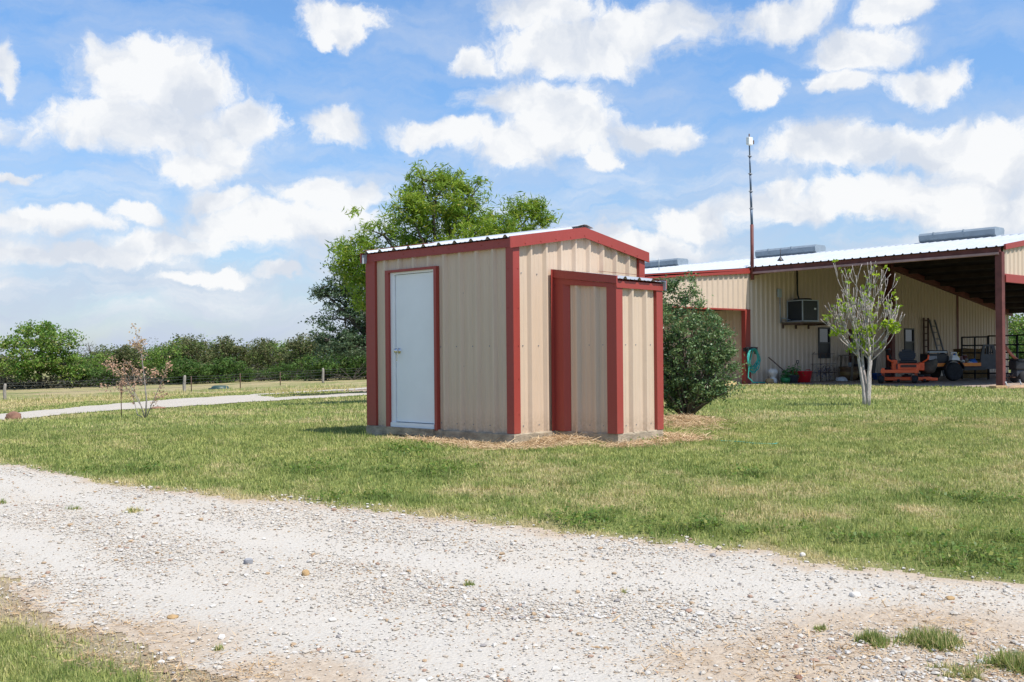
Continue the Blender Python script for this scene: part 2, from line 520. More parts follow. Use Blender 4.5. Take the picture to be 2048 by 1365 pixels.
TOPU, TOPY = uy([(-260, 900), (-100, 912), (0, 925), (150, 950), (300, 975), (450, 991), (600, 1006), (720, 1021), (850, 1034), (1000, 1050),
                 (1100, 1061), (1250, 1076), (1400, 1092), (1550, 1110), (1700, 1132), (1850, 1148), (2048, 1165), (2300, 1182)])
LOWU, LOWY = uy([(-260, 1115), (-100, 1146), (0, 1178), (60, 1212), (150, 1248), (250, 1284), (340, 1310), (430, 1338), (520, 1372), (600, 1450), (700, 1600)])
D1U, D1Y = uy([(-300, 850), (0, 829), (195, 812), (340, 799.5), (500, 790.5), (553, 796.5), (742, 785.7), (1000, 773)])
D2U, D2Y = uy([(-300, 868), (0, 842.7), (195, 825), (400, 812.4), (565, 801.5), (742, 791), (1000, 777)])
T1U, T1Y = uy([(500, 789.5), (623, 783), (742, 775.5), (900, 768)])
T2U, T2Y = uy([(500, 791.5), (623, 785.2), (742, 778.6), (900, 770.5)])

BTH = 0.72
BP0 = np.array([8.959, 38.5])
BX = np.array([math.cos(BTH), math.sin(BTH)]); BY = np.array([-math.sin(BTH), math.cos(BTH)])
STH = 0.8284
SP0 = np.array([0.0187, 12.9876])
SX_ = np.array([math.cos(STH), math.sin(STH)]); SY_ = np.array([-math.sin(STH), math.cos(STH)])
SZ = HC - 0.9903


def shed_local(x, y):
    dx = x - SP0[0]; dy = y - SP0[1]
    return dx * SX_[0] + dy * SX_[1], dx * SY_[0] + dy * SY_[1]


def barn_local(x, y):
    dx = x - BP0[0]; dy = y - BP0[1]
    return dx * BX[0] + dy * BX[1], dx * BY[0] + dy * BY[1]


def road_sd(x, y):
    """metres inside the gravel road (positive) with a ragged edge"""
    u = np.clip(x / np.maximum(y, 0.6), -3, 3)
    d = np.interp(u, TOPU, TOPY) - y
    lo = np.where(u < LOWU[-1], y - np.interp(u, LOWU, LOWY), 9.0)
    lo = np.where(y < 0.6, 2.0, lo)
    n = (fbm(x * 1.6, y * 1.6, 4) - 0.5) * 0.55 + (vnoise(x * 7, y * 7) - 0.5) * 0.14
    n2 = (fbm(x * 1.3 + 9, y * 1.3, 4) - 0.5) * 1.0 + (vnoise(x * 9, y * 9) - 0.5) * 0.35
    return np.minimum(d + n, lo * 0.8 + n2)


def drive_sd(x, y):
    u = x / np.maximum(y, 0.6)
    a = np.minimum(np.interp(u, D1U, D1Y) - y, y - np.interp(u, D2U, D2Y))
    b = np.minimum(np.interp(u, T1U, T1Y) - y, y - np.interp(u, T2U, T2Y))
    b = np.where((u > T1U[0]) & (u < T1U[-1]), b, -9)
    a = np.where((u > -1.2) & (u < 0.05), a, -9)
    return np.maximum(a, b) * 0.6 + (fbm(x * 0.9, y * 0.9, 3) - 0.5) * 0.5


def blobs(x, y, pts):
    s = np.zeros_like(x)
    for px, py, rx, ry in pts:
        c = ground_pt(px, py)
        k = c[1] / F
        sy = (ground_pt(px, py - ry)[1] - c[1])
        s = np.maximum(s, np.exp(-((x - c[0]) / (rx * k)) ** 2 - ((y - c[1]) / max(sy, 0.05)) ** 2))
    return s


LUSH = [(620, 940, 70, 12), (860, 945, 110, 16), (1500, 948, 70, 7), (1200, 1045, 130, 16), (1420, 1062, 150, 16), (1950, 1120, 110, 26), (2040, 1100, 80, 30),
        (810, 905, 60, 14), (700, 1000, 110, 10), (250, 945, 120, 8), (1750, 1080, 120, 12), (1280, 880, 50, 8), (1950, 1000, 90, 12), (700, 870, 60, 10)]
DRY = [(660, 842, 110, 6), (820, 880, 70, 6), (1650, 860, 150, 6), (1320, 985, 60, 16), (1550, 905, 120, 8), (1800, 905, 130, 8), (1660, 1030, 100, 10), (500, 830, 120, 5),
       (1750, 790, 150, 4), (950, 985, 90, 8), (1450, 985, 80, 8), (1800, 1020, 100, 8), (150, 890, 120, 5)]
STRAW_L = [(-0.42, 0.0, 0.34, 0.6), (0.05, -0.35, 0.5, 0.35), (0.45, -0.42, 0.55, 0.42), (0.9, -1.25, 0.55, 0.3), (1.7, -1.3, 0.5, 0.3), (2.1, -0.75, 0.3, 0.5), (-0.35, 0.9, 0.22, 0.7)]


DIRT = [(1850, 1265, 330, 60), (1500, 1330, 200, 50), (2000, 1340, 250, 70), (230, 1290, 260, 50), (560, 1360, 200, 50), (1700, 1300, 260, 60), (40, 1195, 60, 25)]


def lush(x, y): return blobs(x, y, LUSH)


def straw(x, y):
    a, b = shed_local(x, y)
    s = np.zeros_like(x)
    for cx, cy, rx, ry in STRAW_L: s = np.maximum(s, np.exp(-((a - cx) / rx) ** 2 - ((b - cy) / ry) ** 2))
    s = np.maximum(s, np.exp(-((x - 2.65) / 0.55) ** 2 - ((y - 16.3) / 1.1) ** 2))
    return np.clip(s * 1.25 + (fbm(x * 4, y * 4, 3) - 0.5) * 0.6, 0, 1) * (s > 0.08)


def dryness(x, y):
    n = fbm(x * 0.55 + 3, y * 0.42, 4) * 0.6 + fbm(x * 2.6, y * 2.2, 3) * 0.4
    d = smooth(0.40, 0.68, n) * 0.62 + (fbm(x * 6, y * 6, 2) - 0.5) * 0.5
    d = d + blobs(x, y, DRY) * (0.08 + 0.4 * smooth(0.35, 0.65, fbm(x * 3.3, y * 3.3, 3)))
    u = x / np.maximum(y, 1)
    d = d + 0.45 * smooth(0.45, 0.0, -road_sd(x, y)) * (y < 14)
    field = smooth(0, 3, y - np.interp(u, D1U, D1Y) - 5) * (u < 0.02) * (y > 20)
    d = d + field * (0.25 + 0.5 * smooth(0.42, 0.6, fbm(x * 0.12, y * 0.3, 3)))
    d = d - lush(x, y) * 0.8
    return np.clip(d, 0, 1)


def barn_pad(x, y):
    a, b = barn_local(x, y)
    p = np.minimum(np.minimum(a + 6.2, 24 - a), np.minimum(np.where(a < 0.2, b + 1.0, b + 10.2), 25 - b))
    return smooth(-0.3, 0.5, p + (fbm(x * 0.8, y * 0.8, 3) - 0.5) * 1.6)


def verge(x, y):
    """worn strip of soil on the near side of the road"""
    u = np.clip(x / np.maximum(y, 0.6), -3, 3)
    lo = np.where((u < LOWU[-1] + 0.1) & (y > 0.6), y - np.interp(u, LOWU, LOWY), 9.0)
    return smooth(-1.15, -0.1, lo + (fbm(x * 2.1, y * 2.1, 3) - 0.5) * 1.3) * smooth(0.75, 0.1, lo)


# ------------------------------------------------------------------ ground sheet (polar grid round the yard)
rr = [0.3]
while rr[-1] < 4000:
    r_ = rr[-1]
    rr.append(r_ * (1.08 if r_ < 3.5 else 1.0075 if r_ < 60 else 1.02 if r_ < 110 else 1.12))
rr = np.array(rr)
fa = np.radians(np.concatenate([np.arange(-50, -32, 0.4), np.arange(-32, 32, 0.14), np.arange(32, 50.01, 0.4)])); ca = np.radians(np.arange(56, 310, 5.0))
aa = np.concatenate([fa, ca]); na = len(aa); nr = len(rr)
RR, AA = np.meshgrid(rr, aa, indexing='ij')
GX = RR * np.sin(AA); GY = RR * np.cos(AA)
GZ = terrain(GX, GY)
gv = np.stack([GX.ravel(), GY.ravel(), GZ.ravel()], 1)
ii, jj = np.meshgrid(np.arange(nr - 1), np.arange(na), indexing='ij')
j2 = (jj + 1) % na
gf = np.stack([ii * na + jj, ii * na + j2, (ii + 1) * na + j2, (ii + 1) * na + jj], -1).reshape(-1, 4)
gf = gf[:, ::-1]


def grid_mesh(name, verts, faces, mat, attr):
    used = np.unique(faces); remap = np.full(len(verts), -1); remap[used] = np.arange(len(used))
    f2 = remap[faces]; v2 = verts[used]; a2 = attr[used]
    me = bpy.data.meshes.new(name)
    me.vertices.add(len(v2)); me.loops.add(f2.size); me.polygons.add(len(f2))
    me.vertices.foreach_set('co', v2.astype(np.float32).ravel())
    me.loops.foreach_set('vertex_index', f2.astype(np.int32).ravel())
    me.polygons.foreach_set('loop_start', np.arange(0, f2.size, 4, dtype=np.int32))
    me.polygons.foreach_set('loop_total', np.full(len(f2), 4, np.int32))
    me.polygons.foreach_set('use_smooth', np.ones(len(f2), bool))
    at_ = me.attributes.new('tint', 'FLOAT_COLOR', 'POINT')
    c = np.ones((len(v2), 4), np.float32); c[:, :3] = a2
    at_.data.foreach_set('color', c.ravel())
    me.materials.append(mat); me.update(calc_edges=True); me.validate()
    o = bpy.data.objects.new(name, me); COL.objects.link(o)
    return tag(o, kind='structure')


fx, fy = GX.ravel(), GY.ravel()
near = RR.ravel() < 140
A_dry = np.where(near, dryness(fx, fy), 0.5)
A_straw = np.where(near, np.maximum(straw(fx, fy), verge(fx, fy) * 0.4), 0)
A_pad = np.where(near, np.maximum(barn_pad(fx, fy), verge(fx, fy) * 0.6), 0)

# lawn soil and thatch
m, t, b = new_mat('lawn thatch')
tc = t.node('ShaderNodeTexCoord').outputs['Object']
a_ = t.node('ShaderNodeAttribute', attribute_name='tint'); sp = t.node('ShaderNodeSeparateColor'); t.l.new(a_.outputs['Color'], sp.inputs[0])
n1 = t.noise(t.vec(tc, (1, 0.8, 1)), 9, 6, 0.7); n2 = t.noise(tc, 45, 4, 0.7)
dry = t.math('ADD', sp.outputs[0], t.math('MULTIPLY', t.math('SUBTRACT', n1, 0.5), 0.9), clamp=True)
cg = t.mix(t.ramp(n2, 0.3, 0.7), (0.11, 0.15, 0.036), (0.23, 0.26, 0.08))
ct = t.mix(t.ramp(n2, 0.3, 0.7), (0.26, 0.21, 0.10), (0.46, 0.38, 0.21))
c = t.mix(t.ramp(dry, 0.12, 0.95), cg, ct)
cs = t.mix(t.ramp(n2, 0.3, 0.7), (0.36, 0.25, 0.13), (0.62, 0.47, 0.28))
c = t.mix(sp.outputs[1], c, cs)
cp = t.mix(t.ramp(n1, 0.3, 0.7), (0.30, 0.225, 0.17), (0.46, 0.37, 0.30))
c = t.mix(sp.outputs[2], c, cp)
t.l.new(c, b.inputs['Base Color']); b.inputs['Roughness'].default_value = 0.95; b.inputs['Specular IOR Level'].default_value = 0.15
bp = t.node('ShaderNodeBump', i_Strength=0.8, i_Height=t.math('ADD', t.math('MULTIPLY', n1, 0.7), n2)); bp.inputs['Distance'].default_value = 0.03
t.l.new(bp.outputs[0], b.inputs['Normal'])
M['lawn'] = m
grid_mesh('ground', gv, gf, M['lawn'], np.stack([A_dry, A_straw, A_pad], 1))

# crushed limestone
m, t, b = new_mat('crushed limestone')
tc = t.node('ShaderNodeTexCoord').outputs['Object']
a_ = t.node('ShaderNodeAttribute', attribute_name='tint'); sp = t.node('ShaderNodeSeparateColor'); t.l.new(a_.outputs['Color'], sp.inputs[0])
v1 = t.node('ShaderNodeTexVoronoi', i_Scale=46.0); t.l.new(tc, v1.inputs['Vector']); v1.inputs['Randomness'].default_value = 1.0
v2 = t.node('ShaderNodeTexVoronoi', i_Scale=120.0); t.l.new(tc, v2.inputs['Vector'])
s1 = t.node('ShaderNodeSeparateColor'); t.l.new(v1.outputs['Color'], s1.inputs[0])
s2 = t.node('ShaderNodeSeparateColor'); t.l.new(v2.outputs['Color'], s2.inputs[0])
n1 = t.noise(tc, 1.3, 5, 0.6); n3 = t.noise(tc, 14, 5, 0.7); n4 = t.noise(tc, 80, 4, 0.7)
c = t.mix(s2.outputs[0], (0.41, 0.368, 0.305), (0.535, 0.497, 0.435))
c = t.mix(t.math('MULTIPLY', t.ramp(s1.outputs[0], 0.80, 0.9), t.ramp(v1.outputs['Distance'], 0.55, 0.35)), c, (0.42, 0.31, 0.20))
c = t.mix(t.math('MULTIPLY', t.ramp(s1.outputs[1], 0.90, 0.95), t.ramp(v1.outputs['Distance'], 0.5, 0.35)), c, (0.30, 0.28, 0.27))
c = t.mix(t.math('MULTIPLY', t.ramp(n4, 0.54, 0.72), 0.5), c, (0.36, 0.29, 0.215))
c = t.mix(t.math('MULTIPLY', t.ramp(n1, 0.45, 0.7), 0.22), c, (0.58, 0.48, 0.36))
dirt = t.mix(t.ramp(n3, 0.3, 0.7), (0.33, 0.245, 0.165), (0.52, 0.425, 0.32))
dm = t.math('MULTIPLY', t.ramp(t.math('ADD', sp.outputs[0], t.math('MULTIPLY', t.math('SUBTRACT', n3, 0.5), 1.1)), 0.3, 0.75), 0.85)
c = t.mix(dm, c, dirt)
c = t.mix(t.math('MULTIPLY', sp.outputs[1], 0.65), c, t.mix(n3, (0.455, 0.415, 0.352), (0.55, 0.515, 0.458)))
t.l.new(c, b.inputs['Base Color']); b.inputs['Roughness'].default_value = 0.95; b.inputs['Specular IOR Level'].default_value = 0.15
hgt = t.math('ADD', t.math('MULTIPLY', v1.outputs['Distance'], -0.7), t.math('ADD', t.math('MULTIPLY', v2.outputs['Distance'], -0.2), t.math('ADD', t.math('MULTIPLY', n3, 0.12), t.math('MULTIPLY', n4, 0.5))))
bp = t.node('ShaderNodeBump', i_Strength=0.4, i_Height=hgt); bp.inputs['Distance'].default_value = 0.022
t.l.new(bp.outputs[0], b.inputs['Normal'])
M['gravel'] = m

rsd = np.where(RR.ravel() < 30, road_sd(fx, fy), -1)
dsd = np.where((RR.ravel() > 14) & near, drive_sd(fx, fy), -1)


def dirt_amt(x, y):
    e = smooth(0.45, 0.0, road_sd(x, y))
    return np.clip(np.maximum(blobs(x, y, DIRT) * 1.25, e * 0.8), 0, 1)


A_dirt = np.zeros(len(fx)); k_ = (RR.ravel() < 30); A_dirt[k_] = dirt_amt(fx[k_], fy[k_])


def tracks(x, y):
    """two packed wheel tracks along the drive"""
    u = np.clip(x / np.maximum(y, 0.6), -3, 3)
    d = (np.interp(u, TOPU, TOPY) - y) * 0.85 + (fbm(x * 0.5, y * 0.5, 2) - 0.5) * 0.7
    return np.exp(-((d - 0.95) / 0.38) ** 2) + np.exp(-((d - 2.75) / 0.42) ** 2)


A_trk = np.zeros(len(fx)); A_trk[k_] = np.clip(tracks(fx[k_], fy[k_]), 0, 1) * (1 - A_dirt[k_])
lift = gv.copy(); lift[:, 2] += 0.004
fm = (rsd[gf] > 0).all(1)
grid_mesh('gravel_road', lift, gf[fm], M['gravel'], np.stack([A_dirt, A_trk, A_dirt], 1))
lift2 = gv.copy(); lift2[:, 2] += 0.02
fm = (dsd[gf] > 0).all(1)
grid_mesh('driveway', lift2, gf[fm], M['gravel'], np.zeros((len(gv), 3)))

# ------------------------------------------------------------------ grass blades
M['grass'] = leaf_mat('grass blades', (0.135, 0.20, 0.046), (0.415, 0.43, 0.135), (0.60, 0.49, 0.255), 0.6, 0.3, 0.2)
M['straw'] = leaf_mat('dead straw', (0.42, 0.28, 0.15), (0.70, 0.54, 0.34), (0.30, 0.19, 0.10), 0.8, 0.1, 0.1)


def blade_mesh(name, x, y, h, wd, tr, tg, mat, lean=0.5, seed=1, parent=None, z=None):
    r = np.random.default_rng(seed); n = len(x)
    z = terrain(x, y) if z is None else z
    az_ = r.random(n) * 2 * PI; ln = r.random(n) * lean + 0.1
    dx, dy = np.cos(az_), np.sin(az_)
    b0 = np.stack([x, y, z - 0.004], 1)
    s_ = np.stack([-dy, dx, np.zeros(n)], 1) * (wd / 2)[:, None]
    tip = b0 + np.stack([dx * h * ln, dy * h * ln, h * np.sqrt(np.maximum(0.05, 1 - ln ** 2 * 0.8))], 1)
    v = np.stack([b0 - s_, b0 + s_, tip], 1).reshape(-1, 3)
    tint = np.zeros((n, 3, 3)); tint[:, :, 0] = tr[:, None]; tint[:, :, 1] = tg[:, None]
    return np_mesh(name, v, 3, mat, parent, tint.reshape(-1, 3))


def sample(n, r0, r1, p, amax=0.60):
    """points with density falling with distance"""
    q = rng.random(n)
    r = (r0 ** p + q * (r1 ** p - r0 ** p)) ** (1 / p)
    u = (rng.random(n) * 2 - 1) * amax
    y = r
    return u * y, y


def in_shed(x, y):
    a, b = shed_local(x, y)
    return ((a > -0.1) & (a < 2.87) & (b > -0.1) & (b < 2.9)) | ((a > 0.70) & (a < 1.85) & (b > -1.15) & (b < 0))


X, Y = [], []
for n, r0, r1, p, am in ((430000, 4.6, 17, 0.5, 0.6), (190000, 15, 60, 0.35, 0.6), (150000, 4.0, 45, 0.4, 1.15)):
    x, y = sample(n, r0, r1, p, am)
    if am > 1: q_ = np.abs(x / y) > 0.58; x, y = x[q_], y[q_]
    X.append(x); Y.append(y)
X = np.concatenate(X); Y = np.concatenate(Y)
rs = np.where(Y < 25, road_sd(X, Y), -1.0)
keep = (rs < 0.02 + 0.10 * rng.random(len(X)) ** 3) & ~in_shed(X, Y)
ds = np.where(Y > 14, drive_sd(X, Y), -1)
keep &= ds < 0.05
keep &= rng.random(len(X)) > straw(X, Y) * 1.15
keep &= rng.random(len(X)) > barn_pad(X, Y) * 1.1
X, Y = X[keep], Y[keep]
ed = smooth(-0.5, 0.05, np.where(Y < 25, road_sd(X, Y), -1.0))
keep = (rng.random(len(X)) > ed * 0.7) & (rng.random(len(X)) > verge(X, Y) * 0.72)
X, Y = X[keep], Y[keep]
dr = np.clip(dryness(X, Y) + verge(X, Y) * 0.35, 0, 1); lu = lush(X, Y)
patch = fbm(X * 3.1 + 5, Y * 2.6, 3)
clump = smooth(0.45, 0.8, vnoise(X * 9.0, Y * 7.0)); cl2 = vnoise(X * 17 + 40, Y * 13)
hh = (0.020 + 0.028 * rng.random(len(X)) + 0.03 * np.clip(patch - 0.5, 0, 1) + lu * 0.03 * clump + 0.028 * clump * rng.random(len(X))) * np.clip(Y / 14, 0.95, 1.5)
ww = np.maximum(0.0045, 0.0012 * Y) * (0.6 + 0.8 * rng.random(len(X)))
tr = np.clip(0.55 + (patch - 0.5) * 1.1 - (clump - 0.4) * 0.45 + (cl2 - 0.5) * 0.5 + (rng.random(len(X)) - 0.5) * 1.1 - lu * 0.6, 0, 1)
tg = np.clip((dr * 1.15 + (rng.random(len(X)) - 0.5) * 0.8), 0, 1) * (rng.random(len(X)) < 0.32 + dr * 0.8)
# coarse spiky clumps standing out of the turf
cx_, cy_ = sample(420, 6.0, 17, 0.6)
kk_ = (road_sd(cx_, cy_) < -0.15) & ~in_shed(cx_, cy_) & (straw(cx_, cy_) < 0.1)
cx_, cy_ = cx_[kk_], cy_[kk_]
i_ = np.repeat(np.arange(len(cx_)), 34); r_c = 0.03 + 0.07 * rng.random(len(cx_))
xx_ = cx_[i_] + rng.normal(0, 1, len(i_)) * r_c[i_]; yy_ = cy_[i_] + rng.normal(0, 1, len(i_)) * r_c[i_]
X = np.concatenate([X, xx_]); Y = np.concatenate([Y, yy_])
hh = np.concatenate([hh, (0.05 + 0.09 * rng.random(len(i_))) * (0.6 + 0.6 * rng.random(len(cx_)))[i_]])
ww = np.concatenate([ww, np.maximum(0.006, 0.0008 * yy_)]); tr = np.concatenate([tr, np.clip(rng.random(len(cx_))[i_] * 0.7 + 0.3 * rng.random(len(i_)), 0, 1)])
tg = np.concatenate([tg, (rng.random(len(cx_)) < 0.3)[i_] * 0.7 * rng.random(len(i_))])
g_ = blade_mesh('grass', X, Y, hh, ww, tr, tg, M['grass'], 0.8, 2)
tag(g_, 'short green and tan lawn grass round the shed', 'grass', kind='stuff')

# longer seeding weeds in the rough by the wire fence
X, Y = sample(9000, 40, 72, 1.0, 0.52); X = -np.abs(X)
k_ = (Y > np.interp(X / Y, D1U, D1Y) + 6) & (fbm(X * 0.4, Y * 0.4, 3) > 0.52)
X, Y = X[k_], Y[k_]
g_ = blade_mesh('field_weeds', X, Y, 0.08 + 0.24 * rng.random(len(X)) ** 2, 0.03 + 0.04 * rng.random(len(X)), 0.8 + 0 * X, (rng.random(len(X)) < 0.6) * 0.8, M['grass'], 0.5, 4)
tag(g_, 'ragged yellowing weeds along the pasture fence', 'weeds', kind='stuff')

# clover and broad leaved weeds where the lawn meets the road
M['clover'] = leaf_mat('clover leaves', (0.06, 0.125, 0.018), (0.16, 0.235, 0.035), (0.30, 0.30, 0.07), 0.5, 0.3, 0.3)
X, Y = sample(150000, 5.5, 14, 0.6)
k_ = (rng.random(len(X)) < lush(X, Y) ** 1.5 * 0.55 * (0.3 + 1.2 * smooth(0.45, 0.65, vnoise(X * 5, Y * 5)))) & ~in_shed(X, Y) & (road_sd(X, Y) < -0.05)
X, Y = X[k_], Y[k_]; n = len(X)
az_ = rng.random(n) * 2 * PI; e_ = rng.normal(0.2, 0.4, n)
d_ = np.stack([np.cos(az_) * np.cos(e_), np.sin(az_) * np.cos(e_), np.sin(e_)], 1)
s_ = np.stack([-np.sin(az_), np.cos(az_), rng.normal(0, 0.3, n)], 1)
L = (0.010 + 0.016 * rng.random(n))[:, None]
c0 = np.stack([X, Y, terrain(X, Y) + 0.02 + 0.06 * rng.random(n)], 1)
v = np.stack([c0 - d_ * L, c0 + s_ * L * 0.6, c0 + d_ * L, c0 - s_ * L * 0.6], 1).reshape(-1, 3)
tn = np.zeros((n, 4, 3)); tn[:, :, 0] = rng.random(n)[:, None]; tn[:, :, 1] = ((rng.random(n) < 0.12) * 0.8)[:, None]
tag(np_mesh('clover', v, 4, M['clover'], None, tn.reshape(-1, 3)), 'dark clover and weeds where the lawn meets the gravel', 'clover', kind='stuff')
# dead stems and litter over the worn dirt
X, Y = sample(60000, 4.3, 9.5, 0.5)
k_ = rng.random(len(X)) < np.maximum(verge(X, Y) * 0.8, np.where(road_sd(X, Y) > 0, blobs(X, Y, DIRT[:3] + DIRT[5:6]), 0) * 0.75) * (0.3 + smooth(0.4, 0.65, vnoise(X * 4, Y * 4)))
X, Y = X[k_], Y[k_]; n = len(X)
az_ = rng.random(n) * 2 * PI; L = 0.015 + 0.05 * rng.random(n) ** 2
d_ = np.stack([np.cos(az_), np.sin(az_), np.abs(rng.normal(0.05, 0.25, n))], 1) * L[:, None]
c0 = np.stack([X, Y, terrain(X, Y) + 0.007 + 0.006 * rng.random(n)], 1)
s_ = np.stack([-np.sin(az_), np.cos(az_), rng.normal(0, 0.5, n)], 1) * (0.0015 + 0.0015 * rng.random(n))[:, None]
v = np.stack([c0 - s_, c0 + s_, c0 + d_ + s_ * 0.6, c0 + d_ - s_ * 0.6], 1).reshape(-1, 3)
tn = np.zeros((n, 4, 3)); tn[:, :, 0] = rng.random(n)[:, None] * 0.8; tn[:, :, 1] = ((rng.random(n) < 0.4) * 0.8)[:, None]
tag(np_mesh('dead_litter', v, 4, M['straw'], None, tn.reshape(-1, 3)), 'dead grass stems littering the worn dirt beside the road', 'grass litter', kind='stuff')

# straw and clippings round the slab
n = 60000
a0_ = rng.random(n) * 4.2 - 1.2; b0_ = rng.random(n) * 4.8 - 2.2
X = SP0[0] + a0_ * SX_[0] + b0_ * SY_[0]; Y = SP0[1] + a0_ * SX_[1] + b0_ * SY_[1]
xm = 2.75 + rng.normal(0, 0.7, 14000); ym = 16.0 + rng.normal(0, 0.9, 14000)
X = np.concatenate([X, xm]); Y = np.concatenate([Y, ym])
k_ = (rng.random(len(X)) < straw(X, Y)) & ~in_shed(X, Y)
X, Y = X[k_], Y[k_]
n = len(X)
az_ = rng.random(n) * 2 * PI; L = 0.04 + 0.11 * rng.random(n) ** 2; up = rng.normal(0.08, 0.22, n)
d_ = np.stack([np.cos(az_), np.sin(az_), up], 1) * L[:, None]
c0 = np.stack([X, Y, terrain(X, Y) + 0.006 + 0.03 * rng.random(n)], 1)
s_ = np.stack([-np.sin(az_), np.cos(az_), rng.normal(0, 0.6, n)], 1) * (0.0016 + 0.002 * rng.random(n))[:, None]
v = np.stack([c0 - s_, c0 + s_, c0 + d_ + s_ * 0.6, c0 + d_ - s_ * 0.6], 1).reshape(-1, 3)
tn = np.zeros((n, 4, 3)); tn[:, :, 0] = rng.random(n)[:, None]; tn[:, :, 1] = ((rng.random(n) < 0.25) * 0.8)[:, None]
tag(np_mesh('straw', v, 4, M['straw'], None, tn.reshape(-1, 3)), 'tan dead straw and clippings banked against the shed slab', 'straw', kind='stuff')

# ------------------------------------------------------------------ loose stones of the road
ph = (1 + 5 ** 0.5) / 2
IV = np.array([(-1, ph, 0), (1, ph, 0), (-1, -ph, 0), (1, -ph, 0), (0, -1, ph), (0, 1, ph), (0, -1, -ph), (0, 1, -ph), (ph, 0, -1), (ph, 0, 1), (-ph, 0, -1), (-ph, 0, 1)], float)
IV /= np.linalg.norm(IV[0])
IF = np.array([(0, 11, 5), (0, 5, 1), (0, 1, 7), (0, 7, 10), (0, 10, 11), (1, 5, 9), (5, 11, 4), (11, 10, 2), (10, 7, 6), (7, 1, 8), (3, 9, 4), (3, 4, 2), (3, 2, 6), (3, 6, 8), (3, 8, 9), (4, 9, 5), (2, 4, 11), (6, 2, 10), (8, 6, 7), (9, 8, 1)])


OV = np.array([(1, 0, 0.1), (0.3, 0.95, -0.1), (-0.8, 0.6, 0.15), (-0.8, -0.6, -0.1), (0.3, -0.95, 0.1), (0.1, 0, 1), (0, 0.1, -1)], float)
OF = np.array([(0, 1, 5), (1, 2, 5), (2, 3, 5), (3, 4, 5), (4, 0, 5), (1, 0, 6), (2, 1, 6), (3, 2, 6), (4, 3, 6), (0, 4, 6)])


def stones_mesh(name, x, y, size, tint, mat, sink=0.25, low=True):
    n = len(x)
    IV, IF = (OV, OF) if low else (globals()['IV'], globals()['IF'])
    v = IV[None] * (1 + rng.normal(0, 0.2 if low else 0.16, (n, len(IV), 1)))
    sc_ = np.stack([size * (0.8 + 0.6 * rng.random(n)), size * (0.7 + 0.4 * rng.random(n)), size * (0.4 + 0.3 * rng.random(n))], 1)
    v = v * sc_[:, None, :]
    a = rng.random(n) * 2 * PI; c, s = np.cos(a)[:, None], np.sin(a)[:, None]
    v = np.stack([v[:, :, 0] * c - v[:, :, 1] * s, v[:, :, 0] * s + v[:, :, 1] * c, v[:, :, 2]], 2)
    v = v + np.stack([x, y, terrain(x, y) + 0.006 + sc_[:, 2] * (1 - 2 * sink)], 1)[:, None, :]
    fv = v[:, IF, :].reshape(-1, 3)
    return np_mesh(name, fv, 3, mat, None, np.repeat(tint, len(IF) * 3, axis=0))


m, t, b = new_mat('loose stone')
a_ = t.node('ShaderNodeAttribute', attribute_name='tint')
tc = t.node('ShaderNodeTexCoord').outputs['Object']
t.l.new(t.mix(t.math('MULTIPLY', t.ramp(t.noise(tc, 90, 4, 0.7), 0.4, 0.7), 0.35), a_.outputs['Color'], (0.34, 0.27, 0.2)), b.inputs['Base Color'])
b.inputs['Roughness'].default_value = 0.9; b.inputs['Specular IOR Level'].default_value = 0.2
M['stones'] = m
x, y = sample(210000, 4.2, 13.5, 0.2, 0.66)
k_ = (road_sd(x, y) > -0.25 * rng.random(len(x)) ** 2) & (rng.random(len(x)) < 0.25 + 0.9 * smooth(0.42, 0.62, fbm(x * 1.1, y * 1.3, 4)))
k_ &= rng.random(len(x)) > 0.7 * tracks(x, y)
k_ &= rng.random(len(x)) > 0.55 * dirt_amt(x, y)
x, y = x[k_], y[k_]
n = len(x)
size = 0.0040 + 0.0055 * rng.random(n) ** 2 + 0.016 * rng.random(n) ** 16
pal = np.array([(0.53, 0.497, 0.44), (0.47, 0.43, 0.37), (0.57, 0.545, 0.50), (0.44, 0.375, 0.30), (0.40, 0.28, 0.17), (0.30, 0.28, 0.27), (0.34, 0.22, 0.16), (0.50, 0.46, 0.42)])
ti = pal[rng.choice(8, n, p=[0.30, 0.21, 0.20, 0.12, 0.07, 0.025, 0.035, 0.04])] * (0.92 + 0.16 * rng.random((n, 1)))
big = size > 0.0105
sm_ = stones_mesh('gravel', x[~big], y[~big], size[~big], ti[~big], M['stones'])
lg_ = stones_mesh('large_stones', x[big], y[big], size[big], ti[big], M['stones'], 0.3, False)
lg_.parent = sm_; lg_['kind'] = 'stuff'
tag(sm_, 'loose white and tan limestone gravel on the road', 'gravel', kind='stuff')


def rock(name, label, px, py, w_px, h_px, mat, seed, cat='stone', flat=1.0):
    """one stone lying where the photo shows it"""
    p = ground_pt(px, py); k = p[1] / F
    r = random.Random(seed)
    bm = bmesh.new(); bmesh.ops.create_icosphere(bm, subdivisions=3, radius=1.0)
    off = Vector((r.random() * 9, r.random() * 9, r.random() * 9))
    from mathutils import noise as mn
    W_, H_ = w_px * k / 2, h_px * k / 2 * flat
    for v in bm.verts:
        d = 1 + 0.22 * mn.noise(v.co * 1.3 + off) + 0.09 * mn.noise(v.co * 3.1 + off)
        v.co = Vector((v.co.x * W_ * d, v.co.y * W_ * 0.75 * d, max(v.co.z, -0.55) * H_ * d + H_ * 0.55))
    me = bpy.data.meshes.new(name); bm.to_mesh(me); bm.free()
    me.polygons.foreach_set('use_smooth', [True] * len(me.polygons)); me.materials.append(mat)
    o = bpy.data.objects.new(name, me); COL.objects.link(o); o.location = [float(c) for c in p]
    o.rotation_euler = (0, 0, r.random() * 0.6)
    return tag(o, label, cat)


